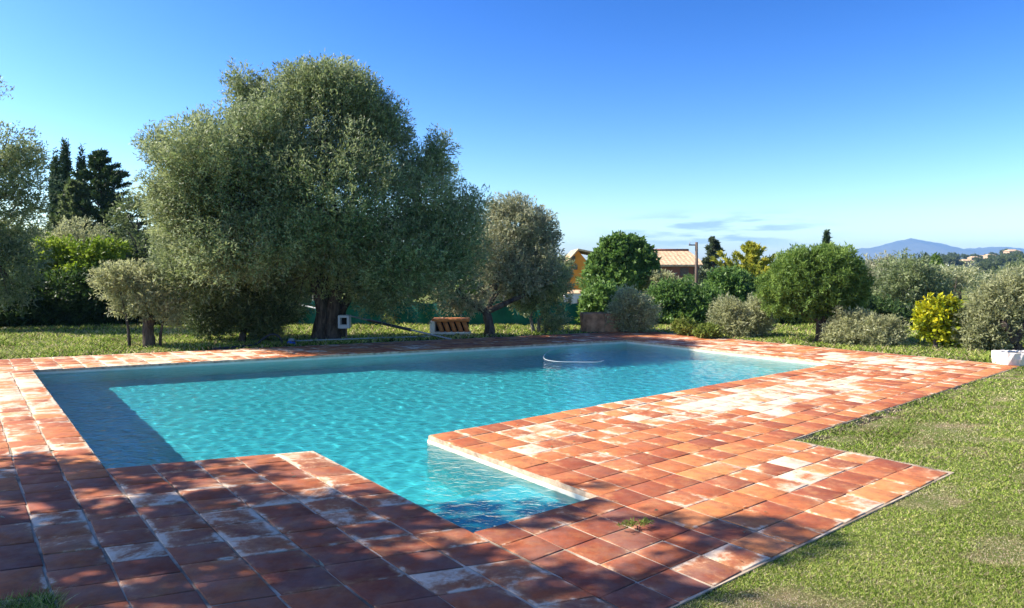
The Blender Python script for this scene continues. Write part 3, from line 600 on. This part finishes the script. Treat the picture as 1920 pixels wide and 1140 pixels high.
# belt of trees behind everything: prototypes, then copies
bg = 'trees of the belt behind the garden'
protos = []
for i, (mt, lab) in enumerate((('olive_dark', 'dark olive green crown in the tree belt behind the garden'), ('olive', 'grey green crown in the tree belt behind the garden'), ('green', 'leafy green crown in the tree belt behind the garden'))):
    c = np.array([0, 0, 0.0]); r_ = np.random.default_rng(200 + i)
    lob = [(np.array([r_.uniform(-1, 1), r_.uniform(-.8, .8), r_.uniform(1.1, 2.3)]), (r_.uniform(.9, 1.4), r_.uniform(.9, 1.3), r_.uniform(.7, 1.1))) for k in range(6)]
    protos.append(tree('belt_tree', lab, 'tree', (0, 0), lob, 11000, mt, .15, .06, None, seed=210 + i, per=18, spray=.45, gap=-.7, group=bg))
r_ = np.random.default_rng(9); cnt = 0
for (px, Yd, sc, kind) in [(-60, 27, 1.2, 0), (20, 26, 1.1, 0), (90, 28, 1.05, 1), (230, 29, 1.2, 0), (300, 27, 1.1, 0), (380, 27, 1.1, 0), (470, 26, 1.0, 0), (560, 27, 1.05, 0), (650, 27, 1.0, 2), (740, 28, 1.0, 0), (820, 27, 1.0, 2), (900, 29, .95, 1), (990, 27, .9, 0), (1020, 30, .7, 1),
                           (1130, 32, .6, 2), (1230, 34, .42, 0), (1300, 34, .42, 2), (1440, 30, .7, 0), (1500, 33, .7, 1), (1590, 32, .62, 0), (1660, 36, .6, 1), (1720, 44, .62, 0), (1800, 34, .55, 1), (1860, 36, .55, 0), (1930, 32, .6, 1), (2000, 28, .8, 0)]:
    loc = (at(px, 500, Yd)[0], Yd, -.05)
    if kind in (0, 1, 2) and protos[kind].get('used') is None:
        o = protos[kind]; o['used'] = 1; o.location = loc; o.scale = (sc,) * 3
    else: dup(protos[kind], loc, r_.uniform(0, 6.28), None, sc)
for p in protos:
    for o in [x for x in COL.objects if x.name.startswith('belt_tree')]:
        if 'used' in o: del o['used']
# the tree left of the viewer whose shadow dapples the near paving
SUN_EL, SUN_AZ = R(40), R(-5)                     # travel direction of the light: +X, slightly towards the viewer
sd = np.array([math.cos(SUN_AZ) * math.cos(SUN_EL), math.sin(SUN_AZ) * math.cos(SUN_EL), -math.sin(SUN_EL)])
lob = []
for (sx, sy, h_, rx, ry, rz) in ((-3.9, 5.4, 4.0, 1.1, .8, .6), (-2.6, 4.6, 4.3, 1.2, .95, .7), (-1.2, 4.1, 4.5, 1.1, .8, .6), (-4.3, 3.9, 3.7, 1.2, 1.0, .7), (.2, 4.3, 4.9, .7, .35, .35), (-2.6, 3.0, 4.1, 1.3, .9, .6), (-.5, 2.9, 4.6, 1.1, .7, .5), (.8, 3.1, 4.9, .6, .5, .35), (1.3, 4.1, 5.2, .45, .22, .22), (2.6, 2.55, 5.0, .7, .4, .3), (-.2, 3.5, 4.6, .9, .6, .4), (-1.8, 3.4, 4.3, 1.0, .8, .5), (-3.2, 3.6, 4.0, 1.0, .8, .5), (-.15, 4.85, 4.8, .55, .3, .3)):
    k = h_ / -sd[2]; lob.append((np.array([sx, sy, 0]) - sd * k, (rx, ry, rz)))
tree('shade_tree', 'tall leafy tree outside the view at left that dapples the near paving with shade', 'tree', (-8.2, 3.6), lob, 30000, 'olive_dark', .13, .055, None, seed=120, rad=.22, per=22, spray=.32, gap=-.22, gsc=4.2)

# dry leaves blown over the paving
r_ = np.random.default_rng(77); n = 900
Xv = r_.uniform(-4.5, 7, n); Yv = r_.uniform(3, 13, n); u, v = to_uv(Xv, Yv)
k = on_deck(u, v) & ~inpool(u, v) & (r_.random(n) < .12 + .5 * (snoise(Xv, Yv, 41, 1.2) > .5)); Xv, Yv = Xv[k], Yv[k]; n = len(Xv)
th = r_.uniform(0, 6.28, n); ax = np.stack([np.cos(th), np.sin(th), r_.uniform(-.1, .25, n)], -1)
V, Fq = leaf_quads(np.stack([Xv, Yv, np.full(n, .006)], -1), ax, .045, .014, r_, np.tile([0, 0, 1.0], (n, 1)))
V[:, 2] = np.maximum(V[:, 2], .003)
o = raw('fallen_leaves', V, Fq, M['olive_dry'], None, False, {'tone': r_.random(n)}); tag(o, 'tiny dry olive leaves scattered over the terracotta paving', 'leaf litter', kind='stuff')

# ---------------------------------------------------------------- garden things
# green netting fence
o = thing('netting_fence', 'low teal green netting fence behind the olives and lawn', 'fence', (at(900, 600, 19)[0], 19, 0))
n = 44; xs = np.linspace(at(560, 0, 19)[0], at(1112, 0, 19)[0], n); vs, fs = [], []
for i, x in enumerate(xs):
    y = 19 + .06 * math.sin(i * 1.7) + .03 * math.sin(i * 4.1)
    for z_ in (-.05, .3, .62 + .04 * math.sin(i * .9)): vs.append((x, y + (.02 if z_ == .3 else 0) * math.sin(i * 3), z_))
for i in range(n - 1):
    for k in range(2): fs.append((i * 3 + k, (i + 1) * 3 + k, (i + 1) * 3 + k + 1, i * 3 + k + 1))
raw('netting', vs, fs, M['net'], o, True)
for x in xs[2::7]: MB().tube([(x, 19.1, -.1), (x, 19.1, .8)], .022, 8).build('post', M['dark_plastic'], o, True)
# vent box with clay tiles
Yd = 16.2; a, c = ground(806, 629), ground(881, 629); w = c[0] - a[0]; hh = .36
o = thing('tile_box', 'low white masonry box with terracotta lid and slanting clay tiles in front', 'masonry box', ((a[0] + c[0]) / 2, Yd, 0))
x0, xm = a[0], (a[0] + c[0]) / 2
MB().box((xm, Yd + .15, .02), (w, .42, .1), bev=.012).build('base', M['render_white'], o)
MB().box((x0 + .045, Yd + .14, .19), (.11, .42, .27), bev=.015).build('end_wall', M['render_white'], o)
MB().box((xm + .03, Yd + .26, .19), (w - .16, .1, .24)).build('back_wall', M['dark'], o)  # near-black wall stands in for shade in the gaps between tiles
MB().box((xm + .005, Yd + .15, .345), (w - .06, .42, .07), bev=.015).build('lid', M['terra'], o)
for i in range(5):
    cx = x0 + .2 + i * (w - .24) / 4.6; vs, fs = [], []
    for k in range(9):
        th = math.pi * k / 8
        for s_, z_ in ((.05, .07), (-.05, .31)):
            for rr in (.075, .058): vs.append((cx + s_ * .9 + .02 - math.cos(th) * rr * .75, Yd + .06 - math.sin(th) * rr * (1 if z_ < .2 else .8), z_))
    for k in range(8):
        q_ = k * 4; fs += [(q_, q_ + 4, q_ + 6, q_ + 2), (q_ + 1, q_ + 3, q_ + 7, q_ + 5), (q_, q_ + 1, q_ + 5, q_ + 4), (q_ + 2, q_ + 6, q_ + 7, q_ + 3)]
    fs += [(0, 2, 3, 1), (32, 33, 35, 34)]
    raw('clay_tile', vs, fs, M['terra'], o, True)
# brown trough
a, c = ground(1091, 623), ground(1166, 623); Yd = a[1] + .3; xm = (a[0] + c[0]) / 2; w = c[0] - a[0]; hh = .45
rg = np.random.default_rng(3)
o = thing('stone_trough', 'weathered rusty brown stone trough on the far corner of the paving', 'trough', (xm, Yd, 0))
def trough(name, parent, x, y, w, d, h, mat, t=.08, nx=18, wob=.008, grooves=()):
    vs, fs = [], []; seg = 44; prof = [(0.0, .93, 0), (0.03, .97, 0), (.5, 1.0, 0), (.93, 1.0, 0), (1.0, .985, 0), (1.0, 1.0, t), (.93, .985, t), (.4, .96, t), (.35, .5, t)]
    for f, s_, ins in prof:
        for k in range(seg):
            th = 2 * math.pi * (k + .5) / seg; cx_, sy_ = math.cos(th), math.sin(th); p_ = 7.0
            r_ = (abs(cx_) ** p_ + abs(sy_) ** p_) ** (-1 / p_); wb = rg.normal(0, wob)
            X_, Y_ = cx_ * r_ * (w / 2 * s_ - ins) + wb, sy_ * r_ * (d / 2 * s_ - ins) + wb
            for g in grooves:
                if sy_ < 0 and ins == 0: Y_ += .045 * math.exp(-((X_ - g) / .035) ** 2)
            vs.append((x + X_, y + Y_, f * h + rg.normal(0, wob * .6)))
    m = len(prof)
    for r_ in range(m - 1):
        for k in range(seg): fs.append((r_ * seg + k, r_ * seg + (k + 1) % seg, (r_ + 1) * seg + (k + 1) % seg, (r_ + 1) * seg + k))
    fs += [tuple(range(seg))[::-1], tuple(range((m - 1) * seg, m * seg))]
    return raw(name, vs, fs, mat, parent, False)
trough('basin', o, xm, Yd, w, .55, hh, M['stone'], grooves=(.12,))
MB().box((xm, Yd, .3), (w - .2, .36, .05)).build('soil', M['dark'], o)
# white planter
a = ground(1884, 686); Yd = a[1] + .22
o = thing('stone_planter', 'squat white stone planter at the corner of the right paving', 'planter', (a[0] + .34, Yd, 0))
trough('bowl', o, a[0] + .34, Yd, .6, .42, .2, M['render_white'], .07)
MB().box((a[0] + .34, Yd, .16), (.42, .25, .04)).build('soil', M['dark'], o)
MB().box((a[0] + .48, Yd - .213, .1), (.26, .03, .14), bev=.012).build('brown_panel', M['terra'], o)  # brown slab on the right part of the front
# white box on the trunk of the great olive
p = at(646, 603, 15.0)
o = thing('open_box', 'small white open fronted box fixed to the right of the great olive trunk', 'box', (p[0], p[1], p[2] - .17))
mb = MB(); W_, H_ = .24, .28; x, y, z_ = p
mb.box((x - W_ / 2 + .025, y, z_), (.05, .2, H_), bev=.008).box((x + W_ / 2 - .025, y, z_), (.05, .2, H_), bev=.008)
mb.box((x, y, z_ + H_ / 2 - .025), (W_ - .1, .198, .05)).box((x, y, z_ - H_ / 2 + .04), (W_ - .1, .198, .08)).build('frame', M['pale_grey'], o)
MB().box((x, y + .07, z_), (W_ - .1, .03, H_ - .12)).build('back_panel', M['dark'], o)
mb = MB(); mb.tube([(x, y + .1, z_ + .05), (x - .12, y + .32, z_ + .05)], .025, 8).build('bracket', M['timber'], o); MB().tube([(x + .02, y + .08, z_ - .16), (x + .02, y + .08, -.05)], .02, 8).build('prop', M['timber'], o)
# long pole leaning on the trunk
p1 = ground(846, 638); p2 = at(562, 571, 16.35); p1[2] = .025
o = thing('pool_pole', 'long thin grey pole slanting up past the great olive trunk', 'pole', tuple(p1))
L_ = lambda s: p1 + (p2 - p1) * s
MB().tube([L_(0), L_(.24), L_(.6), L_(1)], [.016, .018, .018, .016], 8).build('rod', M['grey_plastic'], o, True)
MB().tube([L_(.25), L_(.53)], [.034, .03], 10).build('sleeve', M['dark_plastic'], o, True)
# pipe and hose on the ground
o = thing('vacuum_pole', 'straight pale grey pole lying on the ground by the great trunk', 'pole', tuple(ground(672, 637)))
a, c = ground(548, 642), ground(806, 633); a[2] = c[2] = .03
MB().tube([a, (a + c) / 2, c], .014, 8).build('rod', M['pale_grey'], o, True)
MB().box(tuple(a + [-.02, 0, .02]), (.12, .07, .07), bev=.02).build('grip', M['grey_plastic'], o)
o = thing('pool_hose', 'dark looped hose with a blue coupling at the far paving edge', 'hose', tuple(ground(510, 648)))
pts = [ground(400, 656), ground(450, 652), ground(478, 648), at(492, 636, 14.1), at(508, 627, 14.2), at(522, 630, 14.3), at(529, 640, 14.35), at(531, 646, 14.4)]
for q_ in pts[:3]: q_[2] = .02
MB().tube(spline(pts, 6), .021, 8).build('tubing', M['dark_plastic'], o, True)
p = ground(543, 647)
mb = MB(); mb.box((p[0], p[1], .045), (.1, .07, .07), bev=.02).box((p[0] + .08, p[1], .045), (.07, .045, .045), bev=.012).build('coupling', M['blue_plastic'], o)
# pale tube added to draw the ripple edge around a bright reflection
o = thing('ripple_arc', 'thin pale tube added along a ripple edge on the water at the far end of the pool', 'hose', tuple(ground(1060, 678, WL)))
pts = [ground(*q_, WL + .012) for q_ in ((1050, 652), (1030, 658), (1020, 667), (1023, 674), (1045, 678), (1085, 679), (1120, 679), (1132, 676))]
MB().tube(spline(pts, 6), .0065, 8).build('tubing', M['pale_grey'], o, True)

# ---------------------------------------------------------------- house and other buildings
o = thing('ochre_house', 'ochre and brick red house with tiled roof behind the dense round tree', 'house', (at(1190, 500, 42)[0], 42, 0))
Yd = 42
def zpx(y, Y_=Yd): return at(0, y, Y_)[2]
def xpx(x, Y_=Yd): return at(x, 0, Y_)[0]
gx0, gx1, gr = xpx(1046), xpx(1120), xpx(1084); ze, zr = zpx(512), zpx(470)
vs = [(gx0, Yd, -.2), (gx1, Yd, -.2), (gx1, Yd, ze), (gr, Yd, zr), (gx0, Yd, ze), (gx0, Yd + 5, -.2), (gx1, Yd + 5, -.2), (gx1, Yd + 5, ze), (gr, Yd + 5, zr), (gx0, Yd + 5, ze)]
raw('gable_wall', vs, [(0, 1, 2, 3, 4), (5, 9, 8, 7, 6), (0, 4, 9, 5), (1, 6, 7, 2)], M['ochre'], o)
rx0, rx1 = xpx(1195), xpx(1322); ew = zpx(497, 43); rr = zpx(470, 46)
MB().box(((rx0 + rx1) / 2, 46, ew / 2 - .1), (rx1 - rx0, 5.6, ew + .2)).build('side_wall', M['brickred'], o)
def slope_roof(name, pts, th, parent):
    n_ = len(pts); vs = [tuple(p) for p in pts] + [(p[0], p[1], p[2] - th) for p in pts]
    raw(name, vs, [tuple(range(n_)), tuple(range(n_, 2 * n_))[::-1]] + [(i, (i + 1) % n_, n_ + (i + 1) % n_, n_ + i) for i in range(n_)], M['roof'], parent)
slope_roof('roof', [(xpx(1190), 42.9, ew + .03), (rx1 + .35, 42.9, ew + .03), (xpx(1291, 46), 46, rr), (xpx(1190, 46), 46, rr)], .12, o)
slope_roof('roof', [(gx0 - .15, Yd - .25, ze - .03), (gr, Yd - .25, zr + .12), (gr, Yd + 5, zr + .12), (gx0 - .15, Yd + 5, ze - .03)], .1, o)
slope_roof('roof', [(gr, Yd - .25, zr + .12), (gx1 + 3.2, Yd - .25, ze + .6), (gx1 + 3.2, Yd + 5, ze + .6), (gr, Yd + 5, zr + .12)], .1, o)
MB().tube([(xpx(1190, 46), 46, rr + .03), (xpx(1291, 46), 46, rr + .03)], .09, 8).build('ridge', M['brickred'], o, True)
cx = xpx(1207, 45.4); MB().box((cx, 45.4, rr + .0), (.42, .42, .5)).box((cx, 45.4, rr + .29), (.52, .52, .08)).build('chimney', M['brickred'], o)
for (wx, wy) in ((1075, 485), (1050, 500), (1079, 501)):
    f = MB().box((xpx(wx), Yd - .03, zpx(wy)), (.22, .06, .3)).build('window', M['timber'], o)
    MB().box((xpx(wx), Yd - .065, zpx(wy)), (.15, .02, .22)).build('pane', M['dark'], f)
for wx in (1283, 1308):
    f = MB().box((xpx(wx, 43.2), 43.18, zpx(510, 43.2)), (.5, .06, .5)).build('window', M['timber'], o)
    MB().box((xpx(wx, 43.2), 43.14, zpx(510, 43.2)), (.4, .03, .4)).build('pane', M['dark'], f)
def cottage(label, x0, x1, ybase, ytop, Yd, wall, roofh=.25, group=None, depth=6, z0=None):
    X0, X1 = xpx(x0, Yd), xpx(x1, Yd); zt = zpx(ytop, Yd); zb = zpx(ybase, Yd) if z0 is None else z0; w_ = X1 - X0; xm_ = (X0 + X1) / 2
    o = thing('cottage', label, 'house', (xm_, Yd, zb), group); ze = zt - (zt - zb) * roofh; dd = min(depth, w_ * .8)
    MB().box((xm_, Yd + dd / 2, (ze + zb) / 2 - .3), (w_, dd, ze - zb + .6)).build('wall', wall, o)
    ov = w_ * .05; vs = [(X0 - ov, Yd - ov, ze), (X1 + ov, Yd - ov, ze), (X1 + ov, Yd + dd + ov, ze), (X0 - ov, Yd + dd + ov, ze), (X0 + dd * .3, Yd + dd / 2, zt), (X1 - dd * .3, Yd + dd / 2, zt)]
    raw('roof', vs, [(0, 1, 5, 4), (1, 2, 5), (2, 3, 4, 5), (3, 0, 4), (0, 3, 2, 1)], M['roof'], o)
    for fx in (.25, .68):
        ww, wh = w_ * .13, (ze - zb) * .36
        f = MB().box((X0 + w_ * fx, Yd - .02 * w_, zb + (ze - zb) * .58), (ww, .04 * w_, wh)).build('window', M['timber'], o)
        MB().box((X0 + w_ * fx, Yd - .045 * w_, zb + (ze - zb) * .58), (ww * .75, .02 * w_, wh * .8)).build('pane', M['dark'], f)
    return o
cottage('white house glimpsed through the fork of the grey green olive', 865, 985, 600, 535, 30, M['white'], .2, z0=0)
cottage('pale shed between the bushy olive and the dense round tree', 1058, 1098, 600, 544, 22.5, M['white'], .12, z0=0)
cottage('white hut peeping out between hedge and grey round shrub', 1322, 1362, 600, 556, 24, M['white'], .12, z0=0)
# utility pole
p = at(1306, 454, 29)
o = thing('utility_pole', 'weathered wooden utility pole in front of the tiled house roof', 'pole', (p[0], 29, 0))
MB().tube([(p[0], 29, -.1), (p[0], 29, p[2] * .5), (p[0], 29, p[2])], [.075, .068, .058], 10).build('shaft', M['timber'], o, True)
MB().box((p[0] - .15, 29, p[2] - .12), (.34, .05, .05)).build('crossarm', M['timber'], o)
MB().tube([(p[0] - .28, 29, p[2] - .1), (p[0] - .28, 29, p[2] + .02)], [.022, .016], 8).build('insulator', M['grey_plastic'], o, True)

# ---------------------------------------------------------------- hill, mountain
nx, ny = 70, 24; vs, fs = [], []
for i in range(nx):
    for j in range(ny):
        Yd = 150 + 330 * j / (ny - 1); px = 1480 + 900 * i / (nx - 1); X = (px - CX) / F * Yd
        top = np.interp(px, [1480, 1600, 1700, 1760, 1830, 1900, 2000, 2200, 2380], [500, 497, 490, 484, 479, 474, 468, 474, 498]); f = (j / (ny * .85)) ** 1.2 if j < ny * .85 else 1 - (j - ny * .85) / (ny * .15)
        z_ = (CZ + (Y0 - top) / F * 420) * max(0, f) - .5 + .5 * math.sin(i * .9 + j) * f
        vs.append((X, Yd, z_ - (1 if j in (0, ny - 1) else 0)))
for i in range(nx - 1):
    for j in range(ny - 1): fs.append((i * ny + j, (i + 1) * ny + j, (i + 1) * ny + j + 1, i * ny + j + 1))
hill = raw('hill', vs, fs, M['hill'], None, True); hill['kind'] = 'structure'
HV = np.array(vs).reshape(nx, ny, 3)
def hill_z(px, Yd):
    i = int(round((px - 1480) / 900 * (nx - 1))); j = int(round((Yd - 150) / 330 * (ny - 1))); return HV[max(0, min(nx - 1, i)), max(0, min(ny - 1, j)), 2]
hg = 'houses scattered on the distant hillside'
for x0, x1, Yd, wl, lab in ((1822, 1838, 330, 'beige', 'small tan house half way up the distant hillside'), (1852, 1868, 380, 'beige', 'tan roofed house near the crest of the distant hill'), (1893, 1914, 390, 'beige', 'long tan house on the crest at the right edge'), (1806, 1826, 260, 'beige', 'warm beige house lowest on the distant hillside'), (1782, 1797, 270, 'white', 'white house low on the left of the distant hillside'), (1776, 1790, 400, 'white', 'small pale house high on the left of the distant hill'), (1838, 1850, 390, 'white', 'small white house between two tan ones on the hill crest')):
    zb = hill_z((x0 + x1) / 2, Yd); w_ = (x1 - x0) / F * Yd; ztop = zb + w_ * .55
    cottage(lab, x0, x1, 0, Y0 - (ztop - CZ) / Yd * F, Yd, M[wl], .3, hg, 30, z0=zb)
r_ = np.random.default_rng(31)
lob = [(np.array([r_.uniform(-1.6, 1.6), r_.uniform(-1.5, 1.5), r_.uniform(1.6, 3.6)]), (r_.uniform(1.2, 2), r_.uniform(1.2, 2), r_.uniform(1, 1.7))) for k in range(6)]
hp = [tree('hillside_tree', 'rounded tree dotting the distant hillside', 'tree', (0, 0), lob, 3200, 'olive_dark', .6, .3, None, seed=300, per=12, spray=.8, gap=-1.2, group='trees on the distant hillside', limbs=False, rad=.2)]
cz = [(np.array([0, 0, 7 * f]), (.75 * g, .75 * g, 1.1)) for f, g in ((.15, .8), (.3, 1), (.5, 1), (.7, .85), (.88, .5))]
hp.append(tree('hillside_cypress', 'dark upright cypress on the distant hillside', 'cypress', (0, 0), cz, 1500, 'cypress', .6, .25, None, seed=301, per=10, spray=.6, up=2, out=.3, gap=-3, group='cypresses on the distant hillside', limbs=False, rad=.15, fork=np.array([0, 0, 4.0])))
first = [True, True]
for k in range(105):
    kind = 1 if k % 12 == 5 else 0
    px, Yd = r_.uniform(1600, 2020), r_.uniform(190, 430); sc = r_.uniform(.6, 1.1) * (.8 if kind else .75)
    loc = (xpx(px, Yd), Yd, hill_z(px, Yd) - .4)
    if first[kind]: hp[kind].location = loc; hp[kind].scale = (sc,) * 3; first[kind] = False
    else: dup(hp[kind], loc, r_.uniform(0, 6.28), None, sc)
# mountain range
nx, ny = 120, 12; vs, fs = [], []; r_ = np.random.default_rng(4); YM = 3600
for i in range(nx):
    px = 1450 + 900 * i / (nx - 1)
    top = np.interp(px, [1450, 1560, 1605, 1640, 1680, 1708, 1740, 1770, 1805, 1840, 1890, 1930, 2000, 2100, 2200, 2350], [499, 494, 471, 468, 458, 453, 458, 463, 471, 468, 467, 472, 470, 462, 475, 498])
    for j in range(ny):
        t_ = j / (ny - 1); Yd = YM - 900 * (1 - t_); f = t_ ** 1.3
        zt = CZ + (Y0 - top) / F * YM * 1.14
        vs.append((xpx(px, YM) * (Yd / YM) ** .3, Yd, max(-2, zt * f + (r_.normal(0, 2.2) if 0 < j else 0) * (.3 + t_ * .4) - (1 if j == 0 else 0))))
    vs.append((xpx(px, YM), YM + 500, -2))
m = ny + 1
for i in range(nx - 1):
    for j in range(m - 1): fs.append((i * m + j, (i + 1) * m + j, (i + 1) * m + j + 1, i * m + j + 1))
o = raw('mountain', vs, fs, M['mountain'], None, True); o['kind'] = 'structure'
# air
t = NT('air'); pvn = t.node('ShaderNodeVolumePrincipled'); pvn.inputs['Color'].default_value = (.3, .58, 1.0, 1); pvn.inputs['Density'].default_value = .0002; pvn.inputs['Anisotropy'].default_value = 0.0
t.t.links.new(pvn.outputs[0], t.out.inputs['Volume'])
HAZE = True
if HAZE:
    mb = MB(); mb.box((1200, 1900, 67.5), (5200, 4800, 140)); o = mb.build('haze', t.m); o['kind'] = 'stuff'; tag(o, 'thin blue haze that fades the distant hill and mountain', 'haze', kind='stuff')

water.cycles.is_caustics_caster = True; basin.cycles.is_caustics_receiver = True
sun = bpy.data.lights.new('sun', 'SUN'); sun.energy = 4.8; sun.angle = R(.53); sun.color = (1, .93, .82)
sun.cycles.is_caustics_light = True; so = bpy.data.objects.new('sun', sun); COL.objects.link(so); so.location = (-20, 0, 20)
from mathutils import Vector
so.rotation_euler = Vector(sd).to_track_quat('-Z', 'Y').to_euler()
w = bpy.data.worlds.new('World'); scene.world = w; w.use_nodes = True; nt = w.node_tree; nt.nodes.clear()
outn = nt.nodes.new('ShaderNodeOutputWorld'); bgn = nt.nodes.new('ShaderNodeBackground'); bgn.inputs[1].default_value = .1
sky = nt.nodes.new('ShaderNodeTexSky'); sky.sky_type = 'NISHITA'; sky.sun_disc = False; sky.sun_elevation = SUN_EL
to_sun = -sd; sky.sun_rotation = math.atan2(to_sun[0], to_sun[1]); sky.air_density = 1.0; sky.dust_density = .7; sky.ozone_density = 2.0; sky.altitude = 50
hs = nt.nodes.new('ShaderNodeHueSaturation'); hs.inputs['Saturation'].default_value = 1.18; hs.inputs['Value'].default_value = .42; hs.inputs['Hue'].default_value = .51
gm = nt.nodes.new('ShaderNodeGamma'); gm.inputs[1].default_value = 1.6; nt.links.new(sky.outputs[0], gm.inputs[0]); nt.links.new(gm.outputs[0], hs.inputs['Color'])
# a few thin clouds low over the horizon
tc = nt.nodes.new('ShaderNodeTexCoord'); mp = nt.nodes.new('ShaderNodeMapping'); mp.inputs['Scale'].default_value = (9, 9, 70); nt.links.new(tc.outputs['Generated'], mp.inputs[0])
nz = nt.nodes.new('ShaderNodeTexNoise'); nz.inputs['Scale'].default_value = 1.4; nz.inputs['Detail'].default_value = 5; nt.links.new(mp.outputs[0], nz.inputs['Vector'])
mr = nt.nodes.new('ShaderNodeMapRange'); mr.interpolation_type = 'SMOOTHSTEP'; mr.inputs[1].default_value = .44; mr.inputs[2].default_value = .62; mr.inputs[4].default_value = .75; nt.links.new(nz.outputs['Fac'], mr.inputs[0])
sx = nt.nodes.new('ShaderNodeSeparateXYZ'); nt.links.new(tc.outputs['Generated'], sx.inputs[0])
dsub = nt.nodes.new('ShaderNodeVectorMath'); dsub.operation = 'SUBTRACT'; nt.links.new(tc.outputs['Generated'], dsub.inputs[0]); dsub.inputs[1].default_value = (.275, .96, .049)
dscl = nt.nodes.new('ShaderNodeVectorMath'); dscl.operation = 'MULTIPLY'; nt.links.new(dsub.outputs[0], dscl.inputs[0]); dscl.inputs[1].default_value = (7, 3, 34)
dlen = nt.nodes.new('ShaderNodeVectorMath'); dlen.operation = 'LENGTH'; nt.links.new(dscl.outputs[0], dlen.inputs[0])
m1 = nt.nodes.new('ShaderNodeMapRange'); m1.interpolation_type = 'SMOOTHSTEP'; m1.inputs[1].default_value = 1.3; m1.inputs[2].default_value = .3; nt.links.new(dlen.outputs[1], m1.inputs[0])
mu = nt.nodes.new('ShaderNodeMath'); mu.operation = 'MULTIPLY'; nt.links.new(mr.outputs[0], mu.inputs[0]); nt.links.new(m1.outputs[0], mu.inputs[1])
mc = nt.nodes.new('ShaderNodeMix'); mc.data_type = 'RGBA'; nt.links.new(mu.outputs[0], mc.inputs[0]); nt.links.new(hs.outputs[0], mc.inputs[6]); mc.inputs[7].default_value = (1.6, 2.5, 4.0, 1)
nt.links.new(mc.outputs[2], bgn.inputs[0]); nt.links.new(bgn.outputs[0], outn.inputs[0])
cam = bpy.data.cameras.new('camera'); co = bpy.data.objects.new('camera', cam); COL.objects.link(co)
co.location = (0, 0, CZ); co.rotation_euler = (R(90), 0, 0)
cam.sensor_width = 36; cam.lens = F / 1920 * 36; cam.shift_y = (Y0 - 570) / 1920; cam.clip_start = .1; cam.clip_end = 20000
scene.camera = co
scene.view_settings.view_transform = 'Standard'; scene.view_settings.look = 'None'; scene.view_settings.gamma = 1; scene.view_settings.exposure = 1.2
scene.cycles.use_denoising = True
scene.cycles.max_bounces = 8; scene.cycles.transparent_max_bounces = 8; scene.cycles.volume_bounces = 0
